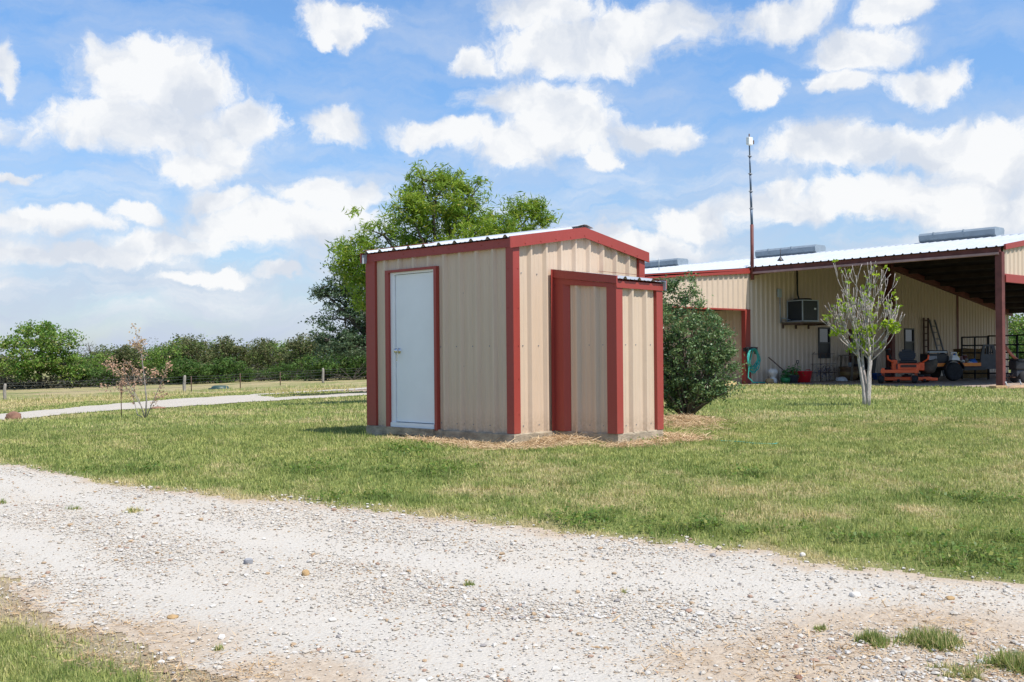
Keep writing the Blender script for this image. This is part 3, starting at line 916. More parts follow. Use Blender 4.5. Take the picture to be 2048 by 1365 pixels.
rock('boulder', 'rounded reddish brown boulder at the edge of the far gravel drive', 27, 841, 30, 22, M['stone_red'], 3, 'boulder')
rock('flat_rock', 'low flat brown rock beside the drive behind the sapling', 316, 819.5, 30, 8, M['stone_red'], 7, 'rock')
rock('stone', 'grey banded cobble alone on the white gravel', 497, 1129, 19, 17, M['stone_grey'], 4)
rock('stone', 'orange tan stone right of the grey banded cobble', 611, 1152, 17, 17, M['stone_tan'], 5)
rock('stone', 'white limestone lump at the grass edge of the road', 1605, 1113, 13, 10, M['stone_white'], 6)
rock('stone', 'flat pale stone in the middle of the road below the white lump', 1710, 1194, 26, 13, M['stone_white'], 8)
rock('stone', 'purplish brown stone at the bottom edge of the picture', 1597, 1360, 20, 12, M['stone_red'], 9)
rock('stone', 'dark tan stone embedded near the left road verge', 345, 1238, 22, 12, M['stone_tan'], 10)
rock('stone', 'brownish flat stone on the road beneath the right lawn edge', 1900, 1200, 20, 10, M['stone_tan'], 12)


def tuft(label, px, py, w_px, h_px, n, seed, dryf=0.15):
    p = ground_pt(px, py); k = p[1] / F
    r = np.random.default_rng(seed)
    m_ = max(6, n // 90)
    sp_c = 0.42 if n > 450 else 0.2
    cx = r.normal(0, sp_c, m_); cy = r.normal(0, sp_c, m_)
    i = r.integers(0, m_, n)
    n = int(n * 0.75); i = i[:n]
    x = (cx[i] + r.normal(0, 0.2, n)) * w_px * k * 0.62; y = (cy[i] + r.normal(0, 0.2, n)) * w_px * k * 0.55
    h = h_px * k * 0.95 * (0.25 + 0.85 * r.random(n) ** 1.6) * np.exp(-(x / (w_px * k)) ** 2)
    o = blade_mesh('grass_tuft', x, y, h, 0.005 + 0.005 * r.random(n), 0.35 * r.random(n) ** 1.5, (r.random(n) < dryf + 0.12) * 0.9, M['grass'], 1.05, seed, None, terrain(p[0] + x, p[1] + y) - p[2] + 0.006)
    o.location = [float(c) for c in p]
    return tag(o, label, 'grass tuft')


tuft('small spiky green grass tuft on bare dirt at lower right', 1742, 1285, 62, 30, 1300, 1)
tuft('largest bushy grass tuft on the dirt at lower right', 1862, 1290, 95, 40, 2600, 2)
tuft('grass tuft cut off by the right frame edge', 2030, 1335, 90, 40, 2400, 3)
tuft('wispy sparse grass clump at the bottom of the dirt patch', 1925, 1350, 80, 26, 1000, 4, 0.4)
tuft('lone tiny green tuft in the middle of the gravel road', 938, 1172, 30, 16, 160, 5)
tuft('low green tuft near the left side of the road', 146, 1020, 34, 12, 160, 6)
tuft('faint brownish weed patch next to the low green tuft', 270, 1024, 60, 12, 420, 7, 0.6)
tuft('small green tuft on gravel left of the bottom centre', 440, 1302, 28, 16, 160, 8)
tuft('thin dark weed on stones right of the road centre', 1250, 1186, 22, 12, 90, 9, 0.4)
tuft('grass tuft half on gravel at the left frame edge', 5, 1008, 30, 14, 160, 10)
tuft('narrow tuft between the spiky tuft and the road stones', 1640, 1262, 40, 16, 200, 11, 0.3)

# ------------------------------------------------------------------ the small shed
shed = thing('metal_shed', 'small tan metal shed with red trim, white door and front lean-to', 'shed', (SP0[0], SP0[1], SZ), STH)
WB, LA, H, PK = 2.774, 2.807, 2.371, 0.2227
PIT = PK / (WB / 2)
U1, U2, U3 = (1, 0, 0), (0, 1, 0), (0, 0, 1)


def zr(x): return 2.505 + PIT * min(x, WB - x)          # underside of the roof sheet


def zf(x): return H + PIT * min(x, WB - x)              # lower edge of the rake trim


# slab: cast concrete with a rough lower edge
bm = bmesh.new()


def slab(x0, x1, y0, y1, seed):
    mb = MB()
    r = random.Random(seed); n = 18
    per = []
    for (ax, ay), (bx, by) in (((x0, y0), (x1, y0)), ((x1, y0), (x1, y1)), ((x1, y1), (x0, y1)), ((x0, y1), (x0, y0))):
        for i in range(n):
            f_ = i / n; per.append((ax + (bx - ax) * f_, ay + (by - ay) * f_))
    N_ = len(per); cx, cy = (x0 + x1) / 2, (y0 + y1) / 2
    vs = []
    for lvl in range(4):
        for i, (px, py) in enumerate(per):
            j = 0.006 * (r.random() - 0.5)
            o = (-0.012, 0.0, 0.004, 0.02)[lvl] + j
            z = (0.0, -0.012, -0.085, -0.17)[lvl] + (0 if lvl < 2 else 0.02 * (r.random() - 0.5))
            dx, dy = px - cx, py - cy; L = math.hypot(dx, dy)
            vs.append((px + dx / L * o, py + dy / L * o, z))
    fs = []
    for l in range(3):
        for i in range(N_):
            k = (i + 1) % N_
            fs.append((l * N_ + i, (l + 1) * N_ + i, (l + 1) * N_ + k, l * N_ + k))
    fs.append(tuple(range(N_)))
    mb.add(vs, fs)
    return mb


slab(-0.055, WB + 0.03, -0.05, LA + 0.05, 1).build('slab', M['concrete'], shed)
slab(0.77, 1.77, -1.06, -0.045, 2).build('slab', M['concrete'], shed)


def screws(mb, pts, N, mi=1):
    N = Vector(N)
    a = N.orthogonal().normalized(); b = N.cross(a)
    for p in pts:
        p = Vector(p)
        r1 = [p + (a * math.cos(k * PI / 3) + b * math.sin(k * PI / 3)) * 0.0085 for k in range(6)]
        r2 = [q + N * 0.006 for q in r1]
        mb.add(r1 + r2, [(k, (k + 1) % 6, 6 + (k + 1) % 6, 6 + k) for k in range(6)] + [(6, 7, 8, 9, 10, 11)], mi)


OFF_D = 0.317       # rib phase on the door wall
OFF_G = 0.315
CM = [M['cream'], M['grey']]
# door wall (x = 0), split round the door opening
DY0, DY1, DZ1 = 1.42, 2.39, 2.19
mb = MB()
mb.panel((0, 0.09, 0), U2, U3, (-1, 0, 0), DY0 - 0.09, lambda u: 0.0, lambda u: H + 0.03, off=(OFF_D - 0.09) % 0.3048)
mb.panel((0, DY0, 0), U2, U3, (-1, 0, 0), DY1 - DY0, lambda u: DZ1, lambda u: H + 0.03, off=(OFF_D - DY0) % 0.3048)
mb.panel((0, DY1, 0), U2, U3, (-1, 0, 0), LA - 0.15 - DY1, lambda u: 0.0, lambda u: H + 0.03, off=(OFF_D - DY1) % 0.3048)
sc_ = []
for k in range(4):
    for dy in (0.1,):
        for z in (0.09, 1.12): sc_.append((-0.002, OFF_D + 0.3048 * k + dy, z))
for y_, z_ in ((0.87, 0.86), (0.87, 1.83), (0.87, 0.1)): sc_.append((-0.005, y_ + 0.02, z_))
screws(mb, sc_, (-1, 0, 0))
mb.build('wall_panel', CM, shed)
# gable wall (y = 0): full panel, the lean-to stands in front of it
mb = MB()
mb.panel((0.07, 0, 0), U1, U3, (0, -1, 0), WB - 0.14, lambda u: -0.01, lambda u: zf(u + 0.07) + 0.05, off=OFF_G - 0.07)
sc_ = []
for k in range(2):
    for z in (0.09, 1.12): sc_.append((OFF_G + 0.3048 * k - 0.14, -0.002, z))
for k in range(9): sc_.append((OFF_G - 0.16 + 0.3048 * k, -0.002, 2.05))
screws(mb, sc_, (0, -1, 0))
# overlapping edge of the second sheet
xl = OFF_G + 5 * 0.3048 + 0.048
mb.box(xl, xl + 0.012, -0.006, -0.0015, 0.0, zf(xl) + 0.02)
mb.build('wall_panel', CM, shed)
# far walls
mb = MB()
mb.panel((WB, 0, 0), U2, U3, (1, 0, 0), LA, lambda u: 0.0, lambda u: H + 0.03, off=0.15)
mb.build('wall_panel', CM, shed)
mb = MB()
mb.panel((0, LA, 0), U1, U3, (0, 1, 0), WB, lambda u: 0.0, lambda u: zf(u) + 0.05, off=0.15)
mb.build('wall_panel', CM, shed)

# corner trims: folded angles standing proud of the ribs


def angle(mb, cx, cy, lx, ly, sx, sy, z0, z1, pr=0.048, th=0.006):
    """L trim at corner (cx,cy); legs lx along x (direction sx) and ly along y (sy); outside is -sx,-sy"""
    x0, y0 = cx - sx * pr, cy - sy * pr
    a = [(x0, y0), (cx + sx * lx, y0), (cx + sx * lx, y0 + sy * (pr)), (cx + sx * (lx - .004), y0 + sy * th), (x0 + sx * th, y0 + sy * th), (x0 + sx * th, cy + sy * (ly - .004)), (x0 + sx * pr, cy + sy * ly), (x0, cy + sy * ly)]
    n = len(a)
    vs = [(p[0], p[1], z0) for p in a] + [(p[0], p[1], z1) for p in a]
    fs = [(i, (i + 1) % n, n + (i + 1) % n, n + i) for i in range(n)]
    fs += [tuple(reversed(range(n))), tuple(range(n, 2 * n))]
    mb.add(vs, fs)
    return mb


mb = angle(MB(), 0, 0, 0.075, 0.078, 1, 1, 0.004, H + 0.02)
screws(mb, [(-0.0485, 0.045, z) for z in (0.25, 0.7, 1.12, 1.6, 2.1)], (-1, 0, 0), 0); screws(mb, [(0.045, -0.0485, z) for z in (0.25, 0.7, 1.12, 1.6, 2.1)], (0, -1, 0), 0)
mb.build('corner_trim', M['red'], shed)
angle(MB(), 0, LA, 0.075, 0.155, 1, -1, 0.004, H + 0.02).build('corner_trim', M['red'], shed)
angle(MB(), WB, 0, 0.09, 0.09, -1, 1, 0.004, H + 0.02).build('corner_trim', M['red'], shed)
angle(MB(), WB, LA, 0.09, 0.09, -1, -1, 0.004, H + 0.02).build('corner_trim', M['red'], shed)
# eave trim along the door wall and the far wall
mb = MB(); mb.box(-0.052, 0.0, 0.0, LA + 0.01, H, 2.478); mb.box(-0.058, -0.052, 0.0, LA + 0.01, H - 0.004, H + 0.012)
screws(mb, [(-0.0525, 0.2 + k * 0.3048, H + 0.055) for k in range(9)], (-1, 0, 0), 0)
mb.build('eave_trim', M['red'], shed)
mb = MB(); mb.box(WB, WB + 0.052, 0.0, LA + 0.01, H, 2.478); mb.build('eave_trim', M['red'], shed)


def rake(y0, y1, name, inner_y=None, ov=0.125):
    mb = MB()
    for s in (0, 1):
        xa, xb = (-ov, WB / 2) if s == 0 else (WB + ov, WB / 2)
        def pt(x, z, y): return (x, y, z)
        za0, zb0 = zf(xa) if s == 0 else H + PIT * (WB - xa), H + PK
        za1, zb1 = za0 + 0.142, zb0 + 0.142
        q0 = [pt(xa, za0, y0), pt(xb, zb0, y0), pt(xb, zb1, y0), pt(xa, za1, y0)]
        q1 = [pt(xa, za0, y1), pt(xb, zb0, y1), pt(xb, zb1, y1), pt(xa, za1, y1)]
        mb.hexa(q0, q1)
        # hem along the lower edge
        q0 = [pt(xa, za0 - .004, y0 - .004), pt(xb, zb0 - .004, y0 - .004), pt(xb, zb0 + .012, y0 - .004), pt(xa, za0 + .012, y0 - .004)]
        q1 = [pt(xa, za0 - .004, y0), pt(xb, zb0 - .004, y0), pt(xb, zb0 + .012, y0), pt(xa, za0 + .012, y0)]
        if y0 < 0: mb.hexa(q0, q1)
    if y0 < 0: screws(mb, [(0.16 + k * 0.3048, y0 - 0.0005, zf(0.16 + k * 0.3048) + 0.03) for k in range(9)], (0, -1, 0), 0)
    return mb.build(name, M['red'], shed)


rake(-0.076, -0.050, 'rake_trim')
rb = rake(LA + 0.076, LA + 0.050, 'rake_trim')
# bare metal inside of the far rake trim, seen past the eave
for xa, xb in ((-0.125, -0.002), (WB + 0.002, WB + 0.125)):
    mb = MB()
    za = H + PIT * min(xa, WB - xa); zb = H + PIT * min(xb, WB - xb)
    mb.hexa([(xa, LA + 0.02, za - 0.01), (xb, LA + 0.02, zb - 0.01), (xb, LA + 0.02, zb + 0.118), (xa, LA + 0.02, za + 0.118)],
            [(xa, LA + 0.035, za - 0.01), (xb, LA + 0.035, zb - 0.01), (xb, LA + 0.035, zb + 0.118), (xa, LA + 0.035, za + 0.118)])
    mb.build('trim_back', M['galv'], rb)
# roof sheets and ridge cap; ribs run down the slope
sl_ = math.hypot(1, PIT)
for s in (1, -1):
    mb = MB()
    o = (-0.095, -0.06, zr(-0.095)) if s == 1 else (WB + 0.095, -0.06, zr(-0.095))
    V = np.array([s / sl_, 0, PIT / sl_]); N = np.array([-s * PIT / sl_, 0, 1 / sl_])
    L = (WB / 2 + 0.095) * sl_
    mb.panel(o, U2, V, N, LA + 0.12, lambda u: 0.0, lambda u: L, off=0.10, h=0.034)
    mb.panel(np.array(o) - N * 0.004, U2, V, N, LA + 0.12, lambda u: 0.0, lambda u: L, off=0.10, h=0.034)
    mb.build('roof_panel', M['roof'], shed)
mb = MB()
zc = zr(WB / 2) + 0.042
pts = [(-0.17, zc - 0.17 * PIT - 0.006), (-0.15, zc - 0.15 * PIT), (-0.03, zc + 0.004), (0.03, zc + 0.004), (0.15, zc - 0.15 * PIT), (0.17, zc - 0.17 * PIT - 0.006)]
for (xa, za), (xb, zb) in zip(pts[:-1], pts[1:]):
    c = WB / 2
    mb.hexa([(c + xa, -0.085, za - .004), (c + xb, -0.085, zb - .004), (c + xb, -0.085, zb), (c + xa, -0.085, za)],
            [(c + xa, LA + 0.085, za - .004), (c + xb, LA + 0.085, zb - .004), (c + xb, LA + 0.085, zb), (c + xa, LA + 0.085, za)])
mb.build('ridge_cap', M['roof'], shed)
# red return of the far rake on top of the roof edge
mb = MB()
for s in (1, -1):
    xa = -0.13 if s == 1 else WB + 0.13
    za, zb = zr(-0.13) + 0.045, zr(WB / 2) + 0.045
    for y0, y1 in ((LA - 0.04, LA + 0.066),):
        mb.hexa([(xa, y0, za - .004), (WB / 2, y0, zb - .004), (WB / 2, y1, zb - .004), (xa, y1, za - .004)], [(xa, y0, za), (WB / 2, y0, zb), (WB / 2, y1, zb), (xa, y1, za)])
mb.build('roof_edge_trim', M['red'], shed)

# door
dr_ = MB(); dr_.bbox(-0.012, 0.03, 1.455, 2.237, 0.075, 2.145, 0.004)
door = dr_.build('door', M['door'], shed)
mb = MB()
mb.box(-0.030, 0.06, 2.243, 2.331, 0.02, 2.182); mb.box(-0.030, 0.06, 1.40, 1.449, 0.02, 2.182); mb.box(-0.030, 0.06, 1.449, 2.243, 2.151, 2.182)
mb.box(0.031, 0.05, 1.449, 2.243, 0.02, 2.151, 1)
mb.build('door_jamb', [M['door'], M['black']], shed)
mb = MB()
mb.box(-0.066, 0.0, 2.333, 2.409, 0.0, 2.217); mb.box(-0.066, 0.0, 1.352, 1.402, -0.012, 2.217); mb.box(-0.066, 0.0, 1.402, 2.333, 2.184, 2.217)
mb.build('door_trim', M['red'], shed)
mb = MB(); mb.box(-0.050, 0.05, 1.43, 2.33, 0.004, 0.066); mb.build('door_sill', M['door'], shed)
mb = MB(); mb.bbox(-0.10, 0.0, 1.405, 2.36, -0.10, 0.003, 0.006); mb.build('door_step', M['concrete'], shed)
mb = MB()
kz, ky = 1.075, 2.175
mb.lathe([(0.0, 0), (0.040, 0), (0.040, -0.006), (0.026, -0.012), (0.015, -0.016), (0.015, -0.034), (0.028, -0.040), (0.036, -0.054), (0.033, -0.070), (0.018, -0.079), (0.0, -0.080)], 18, 0, (-0.012, ky, kz), 'x', False)
knob = mb.build('knob', M['chrome'], door)
mb = MB()
mb.tube([(-0.085, ky, kz - 0.004), (-0.093, ky - 0.012, kz - 0.03), (-0.088, ky - 0.026, kz - 0.06)], 0.002, 5)
mb.hexa([(-0.085, ky - 0.030, kz - 0.06), (-0.085, ky - 0.046, kz - 0.06), (-0.085, ky - 0.040, kz - 0.115), (-0.085, ky - 0.030, kz - 0.115)],
        [(-0.082, ky - 0.030, kz - 0.06), (-0.082, ky - 0.046, kz - 0.06), (-0.082, ky - 0.040, kz - 0.115), (-0.082, ky - 0.030, kz - 0.115)])
mb.lathe([(0.012, 0), (0.012, 0.003)], 10, 0, (-0.086, ky - 0.028, kz - 0.13), 'x')
mb.build('key', M['chrome'], knob)

# lean-to on the gable wall
X0, X1, YF = 0.80, 1.73, -1.016


def zl(y): return 2.10 + 0.14 * (y / 1.016)     # underside of its roof sheet


mb = MB()      # left side, facing -x
mb.panel((X0, YF + 0.11, 0), U2, U3, (-1, 0, 0), -YF - 0.11 - 0.26, lambda u: 0.0, lambda u: 1.845 + 0.09 * (u + 0.11) / 1.016 + 0.03, off=0.19)
screws(mb, [(X0 - 0.002, YF + d, z) for d in (0.2, 0.42, 0.62) for z in (0.09, 1.12)], (-1, 0, 0))
mb.build('lean_to_panel', CM, shed)
mb = MB()      # front, facing -y
mb.panel((X0 + 0.08, YF, 0), U1, U3, (0, -1, 0), X1 - X0 - 0.16, lambda u: 0.0, lambda u: 1.87, off=0.235)
screws(mb, [(X0 + d, YF - 0.002, z) for d in (0.2, 0.42, 0.75) for z in (0.09, 1.12)], (0, -1, 0))
mb.build('lean_to_panel', CM, shed)
mb = MB()
mb.panel((X1, YF, 0), U2, U3, (1, 0, 0), -YF - 0.035, lambda u: 0.0, lambda u: 1.9 + 0.14 * u, off=0.2)
mb.build('lean_to_panel', CM, shed)
angle(MB(), X0, YF, 0.085, 0.105, 1, 1, 0.0, 1.86).build('corner_trim', M['red'], shed)
angle(MB(), X1, YF, 0.095, 0.10, -1, 1, 0.0, 1.86).build('corner_trim', M['red'], shed)
# wide inside corner where the lean-to meets the gable
mb = MB()
mb.box(X0 - 0.048, X0, -0.20, -0.052, 0.0, 1.98)
mb.hexa([(X0 - 0.048, -0.20, 0.0), (X0 - 0.001, -0.20, 0.0), (X0 - 0.001, -0.285, 0.0), (X0 - 0.008, -0.285, 0.0)], [(X0 - 0.048, -0.20, 1.96), (X0 - 0.001, -0.20, 1.96), (X0 - 0.001, -0.285, 1.95), (X0 - 0.008, -0.285, 1.95)])
mb.box(X0 - 0.11, X0, -0.052, -0.046, 0.0, 2.125)
mb.build('inside_corner_trim', M['red'], shed)
# rake trim of the lean-to with a second strip beneath it
def strip(mb, x0, x1, y0, y1, za0, za1, zb0, zb1, mi=0):
    mb.hexa([(x0, y0, za0), (x1, y0, za0), (x1, y1, zb0), (x0, y1, zb0)], [(x0, y0, za1), (x1, y0, za1), (x1, y1, zb1), (x0, y1, zb1)], mi)


mb = MB()
strip(mb, X0 - 0.078, X0 - 0.052, YF - 0.075, -0.05, 1.885, 1.978, 2.018, 2.120)
strip(mb, X0 - 0.051, X0, YF - 0.012, -0.05, 1.838, 1.886, 1.930, 2.019)
mb.build('rake_trim', M['red'], shed)
mb = MB()
mb.box(X0 - 0.049, X1 + 0.047, YF - 0.054, YF, 1.838, 1.925); mb.box(X0 - 0.049, X1 + 0.047, YF - 0.059, YF - 0.054, 1.834, 1.85)
mb.build('eave_trim', M['red'], shed)
mb = MB()
strip(mb, X1 + 0.058, X1 + 0.073, YF - 0.10, -0.05, 1.86, 1.975, 2.01, 2.12)
rt = mb.build('rake_trim', M['red'], shed)
mb = MB(); strip(mb, X1 + 0.049, X1 + 0.057, YF - 0.10, YF - 0.0, 1.835, 1.965, 1.85, 1.98); mb.build('trim_back', M['galv'], rt)
mb = MB()
q = 0.14 / 1.016; ql = math.hypot(1, q)
V = np.array([0, 1 / ql, q / ql]); N = np.array([0, -q / ql, 1 / ql])
o = np.array((X0 - 0.045, YF - 0.085, zl(YF - 0.085)))
mb.panel(o, U1, V, N, X1 - X0 + 0.105, lambda u: 0.0, lambda u: 1.06 * ql, off=0.14, h=0.032)
mb.panel(o - N * 0.004, U1, V, N, X1 - X0 + 0.105, lambda u: 0.0, lambda u: 1.06 * ql, off=0.14, h=0.032)
mb.build('roof_panel', M['roof'], shed)
mb = MB(); strip(mb, X1 - 0.03, X1 + 0.078, YF - 0.105, -0.05, 2.005, 2.01, 2.155, 2.16); mb.build('roof_edge_trim', M['red'], shed)
mb = MB(); strip(mb, X0 - 0.082, X0 - 0.02, YF - 0.065, -0.05, 1.979, 1.984, 2.121, 2.126); mb.build('roof_edge_trim', M['red'], shed)

# ------------------------------------------------------------------ the big barn
barn = thing('metal_barn', 'long tan metal barn with white roof and open red-posted bay', 'barn', (BP0[0], BP0[1], 0), BTH)
EY = -9.26          # open end nearest the camera
RX, RZ = 7.6, 5.50  # ridge
FX = 22.6           # far eave


def bz(x): return 4.36 + 0.15 * x if x < RX else RZ - 0.148 * (x - RX)


def lt(x): return 4.31 + 0.086 * x


BCM = M['barn_cream']
W1 = (4.61, 5.45, 0.908, 2.173); W2 = (11.6, 12.45, 0.965, 2.211); DR = (6.95, 8.85, 0.0, 2.12)
mb = MB()      # end wall of the closed half, facing the open bay


def wall_piece(x0, x1, z0f, z1f):
    mb.panel((x0, 0, 0), U1, U3, (0, -1, 0), x1 - x0, lambda u: z0f, (lambda u: bz(x0 + u) - 0.02) if z1f is None else (lambda u: z1f), off=(0.11 - x0) % 0.3048, h=0.045, minor=0, base=0.13)


cuts = [0.0]
for o in (W1, DR, W2):
    wall_piece(cuts[-1], o[0], -0.15, None); wall_piece(o[0], o[1], o[3], None)
    if o[2] > 0: wall_piece(o[0], o[1], -0.15, o[2])
    cuts.append(o[1])
wall_piece(cuts[-1], FX - 0.2, -0.15, None)
mb.build('end_wall', BCM, barn)
mb = MB()
mb.panel((-6.0, -0.002, 0), U1, U3, (0, -1, 0), 5.995, lambda u: 2.79, lambda u: lt(-6.0 + u) - 0.1, off=0.1, h=0.045, minor=0, base=0.13)
mb.build('header_panel', BCM, barn)
mb = MB()
mb.panel((-6.0, 0.01, 0), U2, U3, (-1, 0, 0), 1.9, lambda u: 2.79, lambda u: lt(-6.0) - 0.02, off=0.1, h=0.045, minor=0)
mb.build('header_panel', BCM, barn)
mb = MB(); mb.box(-6.0, -0.02, -0.045, 0.02, 2.735, 2.792); mb.build('header_trim', M['red'], barn)
mb = MB()
mb.panel((-6.0, 1.9, 0), U1, U3, (0, -1, 0), 6.0, lambda u: -0.15, lambda u: 3.6, off=0.1, h=0.045, minor=0, base=0.13)
mb.panel((-0.004, 0.02, 0), U2, U3, (-1, 0, 0), 1.88, lambda u: -0.15, lambda u: 3.6, off=0.1, h=0.045, minor=0, base=0.13)
mb.build('porch_wall', BCM, barn)
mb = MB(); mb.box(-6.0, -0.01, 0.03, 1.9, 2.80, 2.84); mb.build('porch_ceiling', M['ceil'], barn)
mb = MB(); mb.box(-0.37, -0.05, -0.06, 0.12, -0.15, 2.735); mb.build('porch_post', M['red'], barn)
mb = MB(); mb.box(-6.0, -5.75, -0.06, 0.12, -0.15, 2.735); mb.build('porch_post', M['red'], barn)
mb = MB()      # gutter-like rake along the low roof
for z0, z1, y0 in ((-0.17, -0.055, -0.11), (-0.055, 0.03, -0.075)):
    mb.hexa([(-6.1, y0, lt(-6.1) + z0 + 0.06), (-0.06, y0, lt(-0.06) + z0), (-0.06, y0, lt(-0.06) + z1), (-6.1, y0, lt(-6.1) + z1)],
            [(-6.1, 0.0, lt(-6.1) + z0 + 0.06), (-0.06, 0.0, lt(-0.06) + z0), (-0.06, 0.0, lt(-0.06) + z1), (-6.1, 0.0, lt(-6.1) + z1)])
mb.build('rake_trim', M['red'], barn)
# side and far walls of the closed half
mb = MB()
mb.panel((-6.0, 1.9, 0), U2, U3, (-1, 0, 0), 12.6, lambda u: -0.3, lambda u: lt(-6.0) - 0.05, off=0.1, h=0.045, minor=0)
mb.build('side_wall', BCM, barn)
mb = MB()
mb.panel((FX - 0.2, 0, 0), U2, U3, (1, 0, 0), 14.5, lambda u: -0.3, lambda u: bz(FX - 0.2), off=0.1, h=0.045, minor=0)
mb.build('side_wall', BCM, barn)

mb = MB()
mb.panel((-6.0, 14.5, 0), U1, U3, (0, 1, 0), 6.0, lambda u: -0.3, lambda u: lt(-6.0 + u) - 0.02, off=0.1, h=0.045, minor=0)
mb.panel((0.0, 14.5, 0), U1, U3, (0, 1, 0), FX - 0.2, lambda u: -0.3, lambda u: bz(u) - 0.02, off=0.1, h=0.045, minor=0)
mb.build('back_wall', BCM, barn)


# roofs
def roof(x0, x1, y0, y1, zf_, name, mat, dz=0.0, h=0.034):
    mb = MB()
    za, zb = zf_(x0), zf_(x1); L = math.hypot(x1 - x0, zb - za)
    V = np.array([(x1 - x0) / L, 0, (zb - za) / L]); N = np.array([-V[2], 0, V[0]]);
    if N[2] < 0: N = -N
    mb.panel(np.array((x0, y0, za)) + N * dz, U2, V, N, y1 - y0, lambda u: 0.0, lambda u: L, off=0.12, h=h, minor=0.003)
    return mb.build(name, mat, barn)


roof(-0.10, RX, EY - 0.05, 0.0, bz, 'roof_panel', M['roof'], 0.015)
roof(-0.0, RX, 0.0, 14.6, bz, 'roof_panel', M['roof'], 0.015)
roof(-6.2, 0.0, 0.0, 14.6, lambda x: lt(x) + 0.05, 'roof_panel', M['roof'], 0.0)
roof(FX + 0.1, RX, EY - 0.05, 14.6, bz, 'roof_panel', M['roof'], 0.015)
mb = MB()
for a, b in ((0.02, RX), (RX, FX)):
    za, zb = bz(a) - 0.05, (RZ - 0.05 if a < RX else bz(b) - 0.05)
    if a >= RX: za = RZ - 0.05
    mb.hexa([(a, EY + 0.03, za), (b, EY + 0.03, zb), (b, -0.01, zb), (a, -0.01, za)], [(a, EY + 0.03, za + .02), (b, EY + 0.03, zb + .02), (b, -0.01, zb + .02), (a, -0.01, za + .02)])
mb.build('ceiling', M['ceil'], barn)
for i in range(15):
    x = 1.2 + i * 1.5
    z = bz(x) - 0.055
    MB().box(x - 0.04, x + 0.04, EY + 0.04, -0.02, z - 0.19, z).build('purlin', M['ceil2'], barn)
mb = MB()
cap = [(-0.3, RZ - 0.3 * 0.15 + 0.045), (0, RZ + 0.06), (0.3, RZ - 0.3 * 0.148 + 0.045)]
for (a, za), (b, zb) in zip(cap[:-1], cap[1:]):
    mb.hexa([(RX + a, EY - 0.08, za - .005), (RX + b, EY - 0.08, zb - .005), (RX + b, EY - 0.08, zb), (RX + a, EY - 0.08, za)], [(RX + a, 14.7, za - .005), (RX + b, 14.7, zb - .005), (RX + b, 14.7, zb), (RX + a, 14.7, za)])
mb.build('ridge_cap', M['roof'], barn)
# ridge ventilators


def ridge_y(px):
    for k in range(2600):
        y = -9.0 + k * 0.01
        p = BP0 + BX * RX + BY * y
        if 1024 + CR * F * p[0] / p[1] - SR * 190 < px: return y
    return 14.0


for y0, y1 in ((ridge_y(1366), 14.2), (ridge_y(1641), ridge_y(1521)), (ridge_y(2000), ridge_y(1848))):
    mb = MB()
    pr = [(-0.40, 0.03), (-0.43, 0.22), (-0.35, 0.31), (0.35, 0.31), (0.43, 0.22), (0.40, 0.03), (0.30, -0.05), (-0.30, -0.05)]
    n = len(pr)
    vs = [(RX + p[0], y0, RZ + 0.05 + p[1]) for p in pr] + [(RX + p[0], y1, RZ + 0.05 + p[1]) for p in pr]
    mb.add(vs, [(i, (i + 1) % n, n + (i + 1) % n, n + i) for i in range(n)] + [tuple(range(n)), tuple(reversed(range(n, 2 * n)))])
    for k in range(1, int((y1 - y0) / 1.2) + 1):
        yy = y0 + k * 1.2
        if yy < y1 - 0.1: mb.box(RX - 0.445, RX + 0.445, yy - 0.02, yy + 0.02, RZ + 0.16, RZ + 0.368)
    mb.build('ridge_vent', M['vent'], barn)

# eave beam of the open bay, its light lower flange, and the posts
mb = MB(); mb.box(0.0, 0.10, EY + 0.02, -0.03, 4.19, 4.345); mb.box(-0.06, 0.06, EY + 0.02, -0.03, 4.175, 4.19)
mb.build('eave_beam', M['shaded_red'], barn)
mb = MB(); mb.box(-0.062, -0.05, EY + 0.02, -0.03, 4.118, 4.188); mb.box(-0.05, 0.10, EY + 0.02, -0.03, 4.112, 4.124); mb.build('beam_flange', M['flange'], barn)
G0 = 0.0


def post(x, y, z1, w=0.11, mat='shaded_red', z0=-0.2):
    mb = MB(); mb.bbox(x - w, x + w, y - w, y + w, z0, z1, 0.008)
    return mb.build('post', M[mat], barn)


post(0.09, EY + 0.05, 4.20, 0.105)
post(10.05, -0.19, bz(10.05) - 0.1, 0.14)
post(RX, EY + 0.05, 3.3, 0.13)
post(15.1, EY + 0.05, 3.3, 0.13)
post(FX - 0.2, EY + 0.05, bz(FX) - 0.1, 0.13)
post(FX - 0.2, EY / 2, bz(FX) - 0.1, 0.13)
mb = MB(); mb.box(16.62, 16.80, -0.06, -0.034, -0.15, bz(16.7) - 0.1); mb.build('wall_seam', M['shaded_red'], barn)
# rafter along the end wall top
mb = MB()
for a, b in ((0.02, RX), (RX, FX)):
    za, zb = (bz(a) if a < RX else RZ) - 0.07, (RZ if a < RX else bz(b)) - 0.07
    mb.hexa([(a, -0.20, za - .24), (b, -0.20, zb - .24), (b, -0.04, zb - .24), (a, -0.04, za - .24)], [(a, -0.20, za), (b, -0.20, zb), (b, -0.04, zb), (a, -0.04, za)])
mb.build('rafter', M['shaded_red'], barn)
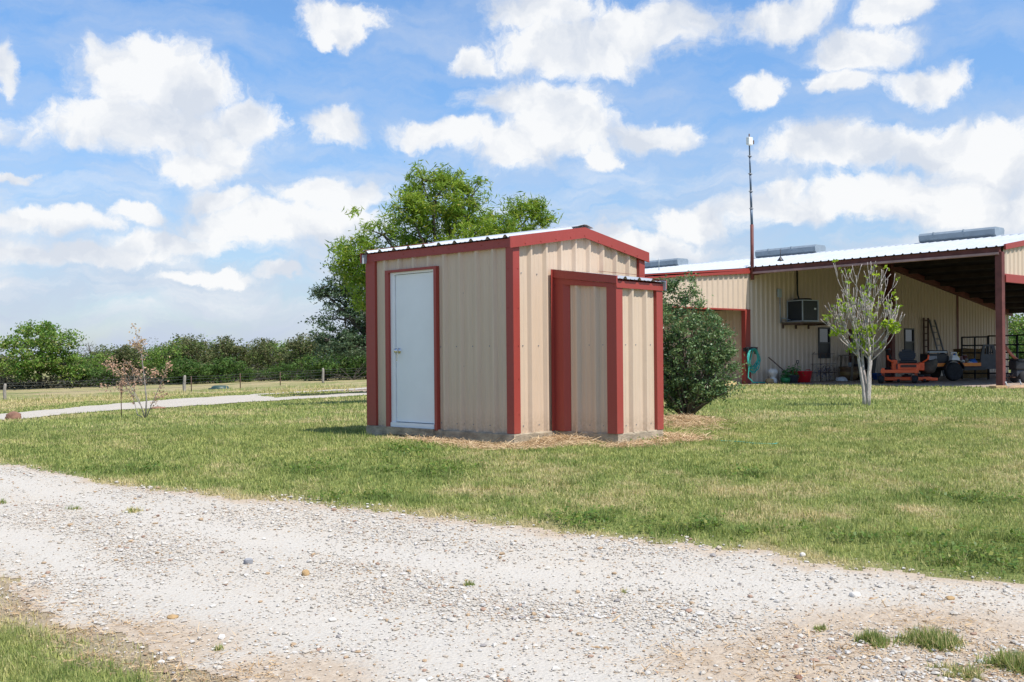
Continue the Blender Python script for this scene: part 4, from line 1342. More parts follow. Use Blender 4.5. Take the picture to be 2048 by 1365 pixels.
# near gable: tan panel, red rake and band
GW = 15.2
mb = MB()
mb.panel((0.22, EY, 0), U1, U3, (0, -1, 0), GW - 0.44, lambda u: 3.49, lambda u: bz(u + 0.22) - 0.05, off=0.15, h=0.045, minor=0, base=0.13)
mb.build('gable_panel', BCM, barn)
mb = MB(); mb.box(0.20, GW - 0.2, EY - 0.09, EY + 0.0, 3.27, 3.49); mb.box(0.20, GW - 0.2, EY - 0.05, EY + 0.0, 3.49, 3.53); mb.build('gable_band', M['red'], barn)
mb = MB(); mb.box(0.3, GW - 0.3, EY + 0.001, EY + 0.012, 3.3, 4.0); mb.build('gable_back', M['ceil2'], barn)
mb = MB()
for a, b in ((0.18, RX), (GW, RX)):
    za, zb = bz(a) + 0.055, RZ + 0.055
    mb.hexa([(a, EY - 0.10, za - .17), (b, EY - 0.10, zb - .17), (b, EY - 0.10, zb), (a, EY - 0.10, za)], [(a, EY - 0.035, za - .17), (b, EY - 0.035, zb - .17), (b, EY - 0.035, zb), (a, EY - 0.035, za)])
mb.build('rake_trim', M['red'], barn)


def window(o, shade):
    x0, x1, z0, z1 = o
    mb = MB()
    for a, b, c, d in ((x0, x0 + .055, z0, z1), (x1 - .055, x1, z0, z1), (x0 + .055, x1 - .055, z0, z0 + .06), (x0 + .055, x1 - .055, z1 - .06, z1), (x0 + .055, x1 - .055, (z0 + z1) / 2 - .03, (z0 + z1) / 2 + .03)):
        mb.box(a, b, -0.05, 0.03, c, d)
    fr = mb.build('window', M['dark'], barn)
    MB().box(x0 + .055, x1 - .055, 0.0, 0.012, (z0 + z1) / 2 + .03, z1 - .06).build('pane', M['glass'], fr)
    MB().box(x0 + .055, x1 - .055, -0.018, -0.012, z0 + .06, (z0 + z1) / 2 - .03).build('insect_screen', M['black'], fr)


window(W1, 0); window(W2, 1)
mb = MB()
mb.box(DR[0], DR[0] + .07, -0.06, 0.05, -0.1, DR[3]); mb.box(DR[1] - .07, DR[1], -0.06, 0.05, -0.1, DR[3]); mb.box(DR[0] + .07, DR[1] - .07, -0.06, 0.05, DR[3] - .08, DR[3])
dfr = mb.build('door_frame', M['shaded_red'], barn)
mb = MB(); mb.box(DR[0] + .07, DR[0] + 1.0, 0.0, 0.04, -0.1, DR[3] - .08); dl = mb.build('door', M['dark'], barn)
MB().box(DR[0] + .28, DR[0] + .82, -0.012, -0.002, 1.15, 1.75).build('pane', M['glass'], dl)
MB().box(DR[0] + 1.0, DR[1] - .07, 0.02, 0.05, -0.1, DR[3] - .08).build('door', simple('grey blue door', (0.16, 0.19, 0.22), 0.5), barn)
# pipes on the wall
mb = MB()
mb.tube([(3.02, -0.09, bz(3) - 0.1), (3.02, -0.09, 3.6), (2.98, -0.14, 3.4), (2.95, -0.25, 3.15)], 0.035, 8)
mb.build('conduit', M['black'], barn)
mb = MB()
mb.bbox(1.72, 1.92, -0.12, -0.036, 3.30, 3.62, 0.01); mb.tube([(1.86, -0.07, 3.3), (1.88, -0.07, 2.3), (1.95, -0.1, 2.5), (2.3, -0.25, 2.42)], 0.022, 6)
mb.build('junction_box', M['galv'], barn)
for px, py in ((1561, 528), (1318, 551)):
    r = ray(px, py)
    # stand on the left roof plane
    best = None
    for k in range(400):
        d = 30 + k * 0.08
        a, b = barn_local(r[0] * d, d)
        zz = HC + r[2] * d
        tz = bz(a) if a > 0 else lt(a) + 0.05
        if zz - tz < 0.03: best = (a, b, tz + 0.03); break
    if best:
        mb = MB(); mb.lathe([(0.10, 0.0), (0.085, 0.02), (0.03, 0.10), (0.02, 0.12)], 12, 0, best) if px > 1400 else None; mb.tube([(best[0], best[1], best[2] - .02), (best[0], best[1], best[2] + .34)], 0.011, 6)
        mb.build('vent_pipe', M['black'] if px > 1400 else M['galv'], barn)


# ------------------------------------------------------------------ helpers to place things in barn coordinates
def bw(a, b, z=0.0):
    p = BP0 + BX * a + BY * b
    return (float(p[0]), float(p[1]), z if z else 0.0)


def bg_(a, b):
    p = BP0 + BX * a + BY * b
    return (float(p[0]), float(p[1]), G(p[0], p[1]))


def at_depth(px, dep):
    """ground point under photo column px at a depth"""
    x = ray(px, HY)[0] * dep
    return (float(x), float(dep), G(x, dep))


# air conditioner on its bracket shelf
sh = thing('bracket_shelf', 'rusty bracket shelf holding the air conditioner up on the barn wall', 'shelf', bw(2.75, 0.0, 2.31), BTH)
mb = MB(); mb.box(-0.75, 1.15, -0.95, -0.036, -0.02, 0.03); mb.build('deck', M['wood'], sh)
for x in (-0.68, 0.2, 1.08):
    mb = MB(); mb.box(x - 0.03, x + 0.03, -0.95, -0.04, -0.09, -0.022); mb.box(x - 0.03, x + 0.03, -0.09, -0.036, -0.22, -0.09); mb.build('bracket', M['rust'], sh)
ac = thing('air_conditioner', 'dark boxy air conditioner with pale edge rails high on barn wall', 'air conditioner', bw(2.72, -0.52, 2.345), 0.50)
mb = MB(); mb.bbox(-0.40, 0.40, -0.40, 0.40, 0.02, 0.80, 0.03)
for k in range(16): mb.box(-0.405, 0.405, -0.405, 0.405, 0.07 + k * 0.044, 0.076 + k * 0.044)
mb.build('cabinet', simple('condenser louvre dark', (0.03, 0.037, 0.045), 0.5), ac)
mb = MB()
mb.box(-0.43, 0.43, -0.43, 0.43, 0.0, 0.045); mb.box(-0.42, 0.42, -0.42, 0.42, 0.80, 0.84)
for x, y in ((-0.405, -0.405), (0.405, -0.405), (0.405, 0.405), (-0.405, 0.405)): mb.box(x - 0.018, x + 0.018, y - 0.018, y + 0.018, 0.045, 0.80)
mb.build('edge_rail', M['galv'], ac)
mb = MB()
mb.lathe([(0.36, 0.0), (0.36, 0.05), (0.30, 0.07), (0.02, 0.08)], 20, 0, (0, 0, 0.84))
mb.build('fan_grille', M['black'], ac)
MB().box(0.20, 0.30, -0.412, -0.407, 0.46, 0.53).build('badge', M['white'], ac)

# antenna mast
ms = thing('antenna_mast', 'tall thin mast with a white antenna box at the barn roof corner', 'antenna mast', bw(-0.02, -0.14, 0.0), BTH)
mtop = 7.95
def mz(py): return HC + ray(1497, py)[2] * 38.4
mb = MB(); mb.tube([(0, 0, 3.9), (0, 0, mz(450))], 0.065, 8); mb.build('lower_pole', M['shaded_red'], ms)
mb = MB()
lev = [mz(450), mz(418), mz(384), mz(349), mz(314), mz(280)]
for i, (a, b) in enumerate(zip(lev[:-1], lev[1:])):
    mb.tube([(-0.012 * i * 2, 0, a), (-0.012 * (i + 1) * 2, 0, b)], 0.05 - 0.006 * i, 8)
mb.build('upper_pole', simple('blue grey steel pole', (0.10, 0.14, 0.20), 0.5, 0.3), ms)
for i, z in enumerate(lev[1:-1]):
    mb = MB(); mb.lathe([(0.06, -0.025), (0.06, 0.025)], 10, 0, (-0.024 * (i + 1), 0, z)); mb.box(-0.12 - 0.024 * (i + 1), 0.12 - 0.024 * (i + 1), -0.012, 0.012, z - .012, z + .012); mb.build('collar', M['grey'], ms)
mb = MB(); mb.bbox(-0.30, -0.04, -0.12, 0.02, lev[-1] - 0.24, lev[-1] + 0.06, 0.03); mb.build('antenna', M['white'], ms)
mb = MB(); mb.box(-0.12, 0.12, -0.05, 0.04, lev[-1] - 0.16, lev[-1] - 0.02); mb.tube([(-0.12, 0, lev[-1] - 0.1), (-0.12, 0, lev[-1] + 0.2)], 0.025, 6); mb.build('clamp', M['rust'], ms)
mb = MB(); mb.tube([(0, 0, mz(473)), (1.15, 0.9, bz(1.15) + 0.06)], 0.022, 6); mb.build('brace', M['grey'], ms)

# ------------------------------------------------------------------ things along the barn wall
hp = bw(-0.21, -0.10, 1.22)
hk = thing('hose_hanger', 'black hose hanger screwed to the red porch post', 'hose hanger', bw(-0.21, -0.07, 1.25), BTH)
mb = MB(); mb.bbox(-0.34, 0.34, -0.10, 0.0, -0.05, 0.10, 0.02); mb.bbox(-0.36, 0.36, -0.17, -0.10, 0.06, 0.12, 0.015); mb.bbox(-0.30, -0.22, -0.2, -0.1, -0.14, 0.06, 0.01); mb.bbox(0.22, 0.30, -0.2, -0.1, -0.14, 0.06, 0.01)
mb.build('bracket', M['black'], hk)
hs = thing('garden_hose', 'teal garden hose looped over the hanger on the red post', 'garden hose', bw(-0.21, -0.2, 1.25), BTH)
mb = MB()
pts = []
for k in range(6):
    wd = 0.26 + 0.025 * k + 0.02 * math.sin(k * 2.1); ln = 0.66 + 0.12 * ((k * 37) % 5) / 2.0
    for i in range(25):
        a = 2 * PI * i / 25
        zz = -ln / 2 + ln / 2 * math.cos(a) * (1.0) + 0.05
        pts.append((wd * math.sin(a) * (1 + 0.05 * math.sin(k + a)), -0.05 + 0.03 * math.sin(3 * a + k) - 0.012 * k, min(zz, 0.06)))
pts += [(-0.3, -0.1, -0.6), (-0.42, -0.15, -1.0), (-0.3, -0.3, -1.19), (0.3, -0.4, -1.2)]
mb.tube(pts, 0.024, 6)
mb.build('hose', M['teal'], hs)
# hose trailing over the lawn
hpts = [ground_pt(px, py) for px, py in ((1432, 883), (1448, 884.5), (1465, 885), (1485, 886.5), (1505, 889), (1528, 890), (1545, 890.5), (1556, 889))]
mb = MB(); o0 = hpts[0]
mb.tube([(p[0] - o0[0], p[1] - o0[1], p[2] - o0[2] + 0.014) for p in hpts], 0.006, 6)
lh = mb.build('lawn_hose', M['teal']); lh.location = [float(c) for c in o0]
tag(lh, 'thin teal hose end lying half hidden on the lawn right of the shed', 'garden hose')

p = bg_(0.78, -0.45)
u_ = thing('garden_ornament', 'small whitish stone ornament on the ground beside the hose post', 'ornament', p, BTH)
mb = MB(); mb.lathe([(0.0, 0.0), (0.15, 0.0), (0.17, 0.10), (0.13, 0.17), (0.07, 0.21), (0.13, 0.28), (0.20, 0.38), (0.19, 0.47), (0.11, 0.54), (0.0, 0.55)], 14, cap=False); mb.build('urn', M['stone_white'], u_)
mb = MB(); mb.lathe([(0.10, 0.0), (0.17, 0.02), (0.15, 0.16), (0.05, 0.19)], 10, 0, (-0.35, -0.1, 0)); mb.build('base_stone', M['stone_tan'], u_)
rk = thing('yellow_stone', 'pale yellow flat stone at the foot of the porch wall', 'stone', bg_(-1.3, 0.2), BTH)
mb = MB(); mb.bbox(-0.5, 0.5, -0.2, 0.2, -0.1, 0.16, 0.07); mb.build('slab', simple('yellow sandstone', (0.55, 0.43, 0.20), 0.9), rk)

# rake / hoe with planters
hr = thing('long_handled_rake', 'dark long handled rake leaning over the green planters', 'rake', bg_(1.75, -0.4), BTH)
mb = MB(); mb.tube([(0.12, -0.1, 0.25), (-0.78, 0.26, 0.98)], 0.022, 6); mb.build('handle', M['rust'], hr)
mb = MB(); mb.box(0.0, 0.3, -0.13, -0.1, 0.16, 0.2);
for k in range(8): mb.tube([(0.02 + k * 0.038, -0.12, 0.17), (0.02 + k * 0.038, -0.16, 0.07)], 0.006, 4)
mb.build('tines', M['rust'], hr)
pl = thing('planter_pot', 'dark planter pot full of green leaves left of the red tub', 'planter', bg_(1.78, -0.62), BTH)
mb = MB(); mb.lathe([(0.0, 0), (0.22, 0), (0.28, 0.28), (0.30, 0.30), (0.26, 0.29), (0.0, 0.26)], 16, cap=False); mb.build('pot', M['dark'], pl)
M['leaf_fresh'] = leaf_mat('fresh green leaves', (0.04, 0.16, 0.04), (0.10, 0.30, 0.08), None, 0.5, 0.3)


def leaves(centers, length, width, seed, droop=0.0, tint=None, name='leaves', mat=None, parent=None, curl=0.15, up=0.0):
    """diamond leaf blades (two triangles as one quad, slightly folded) at the given centres"""
    r = np.random.default_rng(seed); n = len(centers)
    a = r.random(n) * 2 * PI; e = r.normal(up, 0.55, n) - droop
    d = np.stack([np.cos(a) * np.cos(e), np.sin(a) * np.cos(e), np.sin(e)], 1)
    s = np.cross(d, r.normal(0, 1, (n, 3))); s /= np.linalg.norm(s, axis=1, keepdims=True) + 1e-9
    nn = np.cross(d, s)
    L = (length * (0.65 + 0.7 * r.random(n)))[:, None]; W = (width * (0.7 + 0.6 * r.random(n)))[:, None]
    c = np.asarray(centers)
    p0 = c - d * L / 2; p2 = c + d * L / 2 - nn * L * curl
    p1 = c + s * W / 2 + nn * W * 0.25 - d * L * 0.05; p3 = c - s * W / 2 + nn * W * 0.25 - d * L * 0.05
    v = np.stack([p0, p1, p2, p3], 1).reshape(-1, 3)
    t = np.zeros((n, 3))
    t[:, 0] = r.random(n) if tint is None else np.clip(tint[:, 0] + (r.random(n) - 0.5) * 0.5, 0, 1)
    if tint is not None: t[:, 1] = tint[:, 1]
    return np_mesh(name, v, 4, mat, parent, np.repeat(t, 4, axis=0))


c = rng.normal(0, 1, (130, 3)) * (0.17, 0.17, 0.10) + (0.05, 0, 0.42)
leaves(c, 0.13, 0.05, 21, 0, None, 'foliage', M['leaf_fresh'], pl)
pl2 = thing('planter_pot', 'low green plastic pot with sprigs beside the dark planter', 'planter', bg_(1.45, -0.55), BTH)
mb = MB(); mb.lathe([(0.0, 0), (0.16, 0), (0.20, 0.2), (0.18, 0.2), (0.0, 0.17)], 14, cap=False); mb.build('pot', M['green'], pl2)
leaves(rng.normal(0, 1, (60, 3)) * (0.11, 0.11, 0.07) + (0, 0, 0.30), 0.11, 0.045, 22, 0, None, 'foliage', M['leaf_fresh'], pl2)

tb = thing('tub', 'bright red plastic tub against the barn wall', 'tub', bg_(2.55, -0.55), BTH)
mb = MB(); mb.lathe([(0.0, 0.01), (0.33, 0.0), (0.40, 0.40), (0.425, 0.415), (0.425, 0.43), (0.385, 0.42), (0.32, 0.06), (0.0, 0.05)], 24, cap=False); mb.build('body', M['bucket'], tb)
for s in (1, -1): MB().tube([(s * 0.40, -0.09, 0.41), (s * 0.46, -0.07, 0.48), (s * 0.46, 0.07, 0.48), (s * 0.40, 0.09, 0.41)], 0.014, 6).build('rope_handle', M['bucket'], tb)
sp_ = thing('spade', 'short spade with a D handle standing in the red tub', 'spade', bg_(2.40, -0.5), BTH)
mb = MB(); mb.tube([(0.06, 0, 0.1), (0.0, 0.02, 0.70)], 0.02, 6); mb.build('shaft', M['wood'], sp_)
mb = MB(); mb.tube([(0.0, 0.02, 0.70), (-0.075, 0.02, 0.78), (-0.075, 0.02, 0.84), (0.075, 0.02, 0.84), (0.075, 0.02, 0.78), (0.0, 0.02, 0.70)], 0.016, 6); mb.build('grip', M['black'], sp_)
mb = MB(); mb.hexa([(-0.05, -.01, 0.08), (0.16, -.01, 0.07), (0.16, .0, 0.3), (-0.05, .0, 0.3)], [(-0.05, .0, 0.08), (0.16, .0, 0.07), (0.16, .01, 0.3), (-0.05, .01, 0.3)]); mb.build('blade', M['grey'], sp_)

# wire plant stand
ws = thing('wire_plant_stand', 'thin rusty wire plant stand before the ribbed barn wall', 'plant stand', bg_(4.05, -0.6), BTH)
mb = MB()
for x in (-0.55, 0.05, 0.5):
    mb.tube([(x, 0.2, 0), (x * 0.9, 0.18, 1.1), (x * 0.9 + 0.1, 0.16, 1.18)], 0.012, 5); mb.tube([(x, -0.2, 0), (x * 0.95, -0.18, 0.55)], 0.012, 5)
for z, d in ((0.35, 0.22), (0.7, 0.2), (1.1, 0.16)):
    for y in (-d, d): mb.tube([(-0.6, y, z), (0.55, y, z)], 0.010, 5)
    for k in range(9): mb.tube([(-0.6 + k * 0.143, -d, z), (-0.6 + k * 0.143, d, z)], 0.006, 4)
for k in range(3):
    mb.tube([(-0.3 + 0.25 * k + 0.16 * math.sin(a), -0.21, 0.5 + 0.14 * math.cos(a)) for a in np.linspace(0, 2 * PI, 13)], 0.008, 4)
mb.build('frame', M['rust'], ws)
lv = thing('trailing_plant', 'purplish trailing plant in the lower shelf of the wire stand', 'plant', (bg_(4.05, -0.6)[0], bg_(4.05, -0.6)[1], bg_(4.05, -0.6)[2] + 0.36), BTH)
M['lilac'] = leaf_mat('dusky purple leaves', (0.09, 0.09, 0.14), (0.17, 0.17, 0.24), None, 0.6, 0.2)
leaves(rng.normal(0, 1, (170, 3)) * (0.3, 0.12, 0.12) + (0.0, 0, 0.02), 0.09, 0.035, 31, 0.3, None, 'foliage', M['lilac'], lv)

ds = thing('dish', 'white plastic dish upside down on the dirt by the wall', 'dish', bg_(5.05, -0.75), BTH)
mb = MB(); mb.lathe([(0.0, 0.16), (0.14, 0.155), (0.22, 0.10), (0.25, 0.02), (0.27, 0.0), (0.24, 0.0), (0.0, 0.0)], 18, cap=False); mb.build('body', M['white'], ds)
pt_ = thing('glazed_pot', 'squat brown glazed pot left of the workbench legs', 'pot', bg_(5.72, -0.7), BTH)
mb = MB(); mb.lathe([(0.0, 0), (0.28, 0.0), (0.36, 0.12), (0.38, 0.28), (0.36, 0.46), (0.39, 0.50), (0.39, 0.55), (0.34, 0.55), (0.33, 0.45), (0.0, 0.42)], 22, cap=False)
mb.build('body', M['terracotta'], pt_)
mb = MB(); mb.lathe([(0.374, 0.20), (0.386, 0.21), (0.386, 0.33), (0.372, 0.34)], 22, 0, cap=False); mb.build('band', simple('ochre glaze', (0.24, 0.15, 0.05), 0.5), pt_)
wb = thing('workbench', 'weathered wooden workbench with splayed legs by the barn door', 'workbench', bg_(6.15, -0.75), BTH)
mb = MB(); mb.bbox(-0.75, 0.75, -0.3, 0.3, 0.98, 1.03, 0.01); mb.build('top', M['wood'], wb)
for x0, x1, y in ((-0.62, -0.75, -0.26), (0.42, 0.85, -0.26), (-0.62, -0.75, 0.26), (0.42, 0.85, 0.26)):
    mb = MB(); mb.hexa([(x0 - .04, y - .03, 0.98), (x0 + .04, y - .03, 0.98), (x0 + .04, y + .03, 0.98), (x0 - .04, y + .03, 0.98)], [(x1 - .04, y - .03, -0.02), (x1 + .04, y - .03, -0.02), (x1 + .04, y + .03, -0.02), (x1 - .04, y + .03, -0.02)]); mb.build('leg', M['wood'], wb)
mb = MB(); mb.bbox(-0.66, 0.62, -0.27, 0.27, 0.40, 0.44, 0.008); mb.build('shelf', M['wood'], wb)
bx_ = thing('saddle_box', 'dark red toolbox sitting on the workbench top', 'toolbox', (bg_(6.5, -0.75)[0], bg_(6.5, -0.75)[1], bg_(6.5, -0.75)[2] + 1.03), BTH)
mb = MB(); mb.bbox(-0.26, 0.22, -0.14, 0.14, 0.0, 0.17, 0.02); mb.build('body', M['shaded_red'], bx_)
mb = MB(); mb.hexa([(-0.27, -.15, .17), (.23, -.15, .17), (.23, .15, .17), (-0.27, .15, .17)], [(-0.1, -.06, .28), (.2, -.06, .28), (.2, .06, .28), (-0.1, .06, .28)]); mb.build('lid', M['shaded_red'], bx_)
mb = MB(); mb.tube([(-0.05, 0, .27), (-0.03, 0, .33), (.1, 0, .33), (.12, 0, .27)], 0.012, 5); mb.build('handle', M['black'], bx_)
for k, (x, z, rad, hh_, mm, lab) in enumerate(((-0.35, 0.44, 0.10, 0.26, 'galv', 'galvanised can on the workbench lower shelf'), (0.12, 0.44, 0.13, 0.2, 'dark', 'dark pail next to the galvanised can on the shelf'), (-0.45, 0.44 + 0.59, 0.06, 0.0, 'dark', ''))):
    if hh_ == 0: continue
    q = bg_(6.15 + x, -0.75)
    cn = thing('can' if k == 0 else 'pail', lab, 'can' if k == 0 else 'pail', (q[0], q[1], q[2] + z), BTH)
    mb = MB(); mb.lathe([(0.0, 0), (rad * .9, 0), (rad, hh_), (rad * 1.05, hh_ + .012), (rad * .92, hh_), (0.0, hh_ * .9)], 14, cap=False); mb.build('body', M[mm], cn)
    mb = MB(); mb.tube([(rad * math.cos(a), 0, hh_ + rad * 0.9 * math.sin(a)) for a in np.linspace(0, PI, 9)], 0.006, 4); mb.build('bail', M['wire'], cn)
bs = thing('basin', 'blue plastic basin on the dirt in front of the dark door', 'basin', bg_(7.9, -0.55), BTH)
mb = MB(); mb.lathe([(0.0, 0), (0.48, 0.0), (0.58, 0.22), (0.62, 0.24), (0.62, 0.26), (0.55, 0.25), (0.46, 0.04), (0.0, 0.03)], 24, cap=False); mb.build('body', M['blue'], bs)
bn = thing('trash_bin', 'tall dark bin with a lid standing in the doorway', 'bin', bg_(8.0, 0.0 - 0.42), BTH)
bn.location = bg_(7.35, -0.55)
mb = MB(); mb.hexa([(-0.24, -0.24, 0), (0.24, -0.24, 0), (0.24, 0.24, 0), (-0.24, 0.24, 0)], [(-0.31, -0.31, 0.9), (0.31, -0.31, 0.9), (0.31, 0.31, 0.9), (-0.31, 0.31, 0.9)]); mb.build('body', M['black'], bn)
mb = MB(); mb.bbox(-0.33, 0.33, -0.34, 0.33, 0.9, 0.97, 0.02); mb.build('lid', M['black'], bn)

# ladder leaning on the end wall
ld = thing('ladder', 'old extension ladder leaning against the tan bay wall', 'ladder', bg_(14.0, -0.1), BTH)
for q0, q1 in (((-0.42, -0.10, 2.62), (-0.1, -0.62, 0)), ((0.08, -0.10, 2.62), (0.55, -0.62, 0))): MB().tube([q0, q1], 0.045, 6).build('rail', M['grey'], ld)
for k in range(8):
    mb = MB(); f_ = 0.1 + k * 0.112
    l = Vector((-0.1, -0.62, 0)).lerp(Vector((-0.42, -0.10, 2.62)), f_); r2 = Vector((0.55, -0.62, 0)).lerp(Vector((0.08, -0.10, 2.62)), f_)
    mb.tube([l, r2], 0.022, 5); mb.build('rung', M['grey'], ld)
ld2 = thing('ladder', 'dark wooden ladder section hung upright beside the leaning ladder', 'ladder', bg_(13.35, -0.12), BTH)
for q0 in (-0.24, 0.17): MB().box(q0, q0 + 0.07, -0.06, 0.0, 0.25, 2.7).build('rail', M['rust'], ld2)
for k in range(8): MB().box(-0.17, 0.17, -0.045, -0.015, 0.45 + k * 0.3, 0.50 + k * 0.3).build('rung', M['rust'], ld2)

# ------------------------------------------------------------------ riding mower
MW = at_depth(1812, 37.9)
mw = thing('riding_mower', 'orange zero turn riding mower with a black seat and grass bag', 'riding mower', MW, math.radians(-17))
mw.scale = (1.08, 1.0, 0.89)
OR = M['orange']
mb = MB()       # deck under the front half, flared wings
mb.bbox(-0.72, 0.80, -0.42, 0.42, 0.10, 0.24, 0.03); mb.bbox(0.66, 0.98, -0.36, 0.3, 0.09, 0.21, 0.03); mb.bbox(-0.86, -0.6, -0.3, 0.3, 0.10, 0.22, 0.03)
mb.build('deck', OR, mw)
for x in (-0.55, 0.0, 0.42): MB().lathe([(0.15, 0), (0.15, 0.07), (0.06, 0.10), (0.06, 0.13)], 14, 0, (x, 0, 0.24)).build('pulley_cover', M['black'], mw)
mb = MB(); mb.lathe([(0.06, -0.04), (0.06, 0.04)], 12, 0, (0.55, -0.47, 0.10), 'x'); mb.build('gauge_wheel', M['black'], mw); mb = MB(); mb.lathe([(0.06, -0.04), (0.06, 0.04)], 12, 0, (-0.28, -0.47, 0.10), 'x'); mb.build('gauge_wheel', M['black'], mw)
mb = MB()
mb.bbox(-0.86, 0.34, -0.86, -0.74, 0.42, 0.55, 0.015)      # cross tube carrying the casters
mb.bbox(-0.30, -0.16, -0.76, 0.75, 0.40, 0.52, 0.015); mb.bbox(0.16, 0.30, -0.76, 0.75, 0.40, 0.52, 0.015)
for x in (-0.78, 0.26): mb.bbox(x - 0.05, x + 0.05, -0.85, -0.75, 0.12, 0.62, 0.012)
mb.build('frame', OR, mw)
for x in (-0.86, 0.20):
    mb = MB(); mb.lathe([(0.06, -0.085), (0.14, -0.08), (0.165, -0.05), (0.165, 0.05), (0.14, 0.08), (0.06, 0.085)], 18, 0, (x, -0.98, 0.165), 'x')
    cw = mb.build('caster_wheel', M['rubber'], mw)
    mb = MB(); mb.box(x - 0.115, x - 0.10, -1.0, -0.76, 0.13, 0.40); mb.box(x + 0.10, x + 0.115, -1.0, -0.76, 0.13, 0.40); mb.box(x - 0.115, x + 0.115, -0.9, -0.76, 0.38, 0.40); mb.build('fork', M['black'], cw)
mb = MB(); mb.bbox(-0.30, 0.42, -0.40, 0.45, 0.52, 0.80, 0.04); mb.bbox(-0.46, -0.28, -0.1, 0.55, 0.5, 0.95, 0.03); mb.bbox(0.40, 0.58, -0.1, 0.55, 0.5, 0.84, 0.03); mb.build('body', OR, mw)
MB().box(-0.20, 0.30, -0.412, -0.402, 0.64, 0.75).build('front_panel', M['rust'], mw)
mb = MB(); mb.bbox(-0.32, -0.14, -0.38, -0.05, 0.55, 0.78, 0.03); mb.build('fuel_tank', M['dark'], mw)
mb = MB(); mb.bbox(-0.22, 0.34, -0.25, 0.32, 0.80, 0.93, 0.05); mb.build('seat', M['black'], mw)
mb = MB()
for i in range(6):
    z0 = 0.92 + i * 0.075; hw = (0.22, 0.26, 0.28, 0.28, 0.25, 0.17)[i]
    mb.bbox(0.06 - hw, 0.06 + hw, 0.26 + i * 0.03, 0.40 + i * 0.03, z0, z0 + 0.085, 0.03)
mb.build('backrest', simple('navy black vinyl', (0.03, 0.036, 0.05), 0.4), mw)
for s, nm in ((-1, 0), (1, 0)):
    mb = MB(); x = 0.05 + s * 0.40
    mb.tube([(x, 0.0, 0.72), (x + s * 0.10, -0.10, 0.86), (x + s * 0.24, -0.22, 0.98), (x + s * 0.25, -0.24, 1.14)], 0.032, 7); mb.build('control_lever', OR, mw)
mb = MB(); mb.tube([(-0.45, 0.45, 0.7), (-0.50, 0.35, 1.1), (-0.62, 0.2, 1.38), (-0.50, 0.15, 1.40)], 0.05, 7); mb.tube([(-0.42, 0.4, 0.8), (-0.30, 0.3, 0.95)], 0.03, 6); mb.build('folded_roll_bar', M['black'], mw)
for x in (-0.52, 0.66):
    mb = MB(); mb.lathe([(0.10, -0.14), (0.25, -0.15), (0.31, -0.11), (0.32, 0.0), (0.31, 0.11), (0.25, 0.15), (0.10, 0.14)], 22, 0, (x, 0.62, 0.32), 'x'); rw = mb.build('rear_wheel', M['rubber'], mw)
    mb = MB(); mb.lathe([(0.03, -0.151), (0.14, -0.155), (0.15, -0.13)], 16, 0, (x, 0.62, 0.32), 'x'); mb.build('rim', M['grey'], rw)
bm = bmesh.new(); bmesh.ops.create_icosphere(bm, subdivisions=3, radius=1.0)
from mathutils import noise as mnoise
for v in bm.verts:
    n_ = mnoise.noise(v.co * 1.8) * 0.14 + mnoise.noise(v.co * 5) * 0.06
    v.co = Vector((0.74 + v.co.x * 0.30 * (1 + n_) + 0.10 * v.co.z, 0.45 + v.co.y * 0.42, 0.66 + max(min(v.co.z, 0.75), -0.7) * (0.36 + 0.12 * v.co.x) * (1 + n_)))
me = bpy.data.meshes.new('grass_bag'); bm.to_mesh(me); bm.free(); me.materials.append(M['bag']); me.polygons.foreach_set('use_smooth', [True] * len(me.polygons))
gb = bpy.data.objects.new('grass_bag', me); COL.objects.link(gb); gb.parent = mw

# ------------------------------------------------------------------ flat trailer with its load
TR = at_depth(1905, 39.6)
tr = thing('utility_trailer', 'small black flat trailer with orange side rails and one big tyre', 'utility trailer', TR, math.radians(11))
mb = MB(); mb.bbox(-0.95, 1.25, 0.0, 1.2, 0.52, 0.58, 0.01); mb.build('bed', M['black'], tr)
mb = MB(); mb.bbox(-0.95, 1.22, -0.03, 0.03, 0.56, 0.69, 0.012); mb.bbox(-0.95, 1.22, 1.17, 1.23, 0.56, 0.69, 0.012); mb.bbox(1.2, 1.26, 0.03, 1.17, 0.56, 0.69, 0.012); mb.build('side_rail', M['amber'], tr)
mb = MB(); mb.bbox(0.35, 1.45, 0.02, 0.12, 0.40, 0.52, 0.01); mb.bbox(-0.9, 0.9, 0.5, 0.6, 0.40, 0.52, 0.01); mb.tube([(-0.9, 0.55, 0.45), (-1.7, 0.55, 0.42)], 0.05, 6); mb.build('chassis', M['black'], tr)
for y in (-0.08, 1.28):
    mb = MB(); mb.lathe([(0.19, -0.10), (0.31, -0.11), (0.355, -0.07), (0.36, 0.0), (0.355, 0.07), (0.31, 0.11), (0.19, 0.10)], 28, 0, (-0.02, y, 0.36), 'y'); wl = mb.build('wheel', M['rubber'], tr)
    mb = MB(); mb.lathe([(0.0, -0.07), (0.06, -0.075), (0.07, -0.055), (0.15, -0.045), (0.19, -0.085), (0.20, -0.08)], 20, 0, (-0.02, y, 0.36), 'y', False); mb.build('rim', M['dark'], wl)
mb = MB()
for i in range(9):
    a0_, a1_ = PI * (0.06 + 0.88 * i / 9), PI * (0.06 + 0.88 * (i + 1) / 9)
    q = lambda a, r_: (-0.02 + r_ * math.cos(a), 0, 0.38 + r_ * math.sin(a))
    p0, p1, p2, p3 = q(a0_, .41), q(a1_, .41), q(a1_, .43), q(a0_, .43)
    mb.hexa([(p[0], -0.22, p[2]) for p in (p0, p1, p2, p3)], [(p[0], 0.0, p[2]) for p in (p0, p1, p2, p3)])
mb.build('fender', M['black'], tr)
mb = MB()       # tall slotted tail ramp
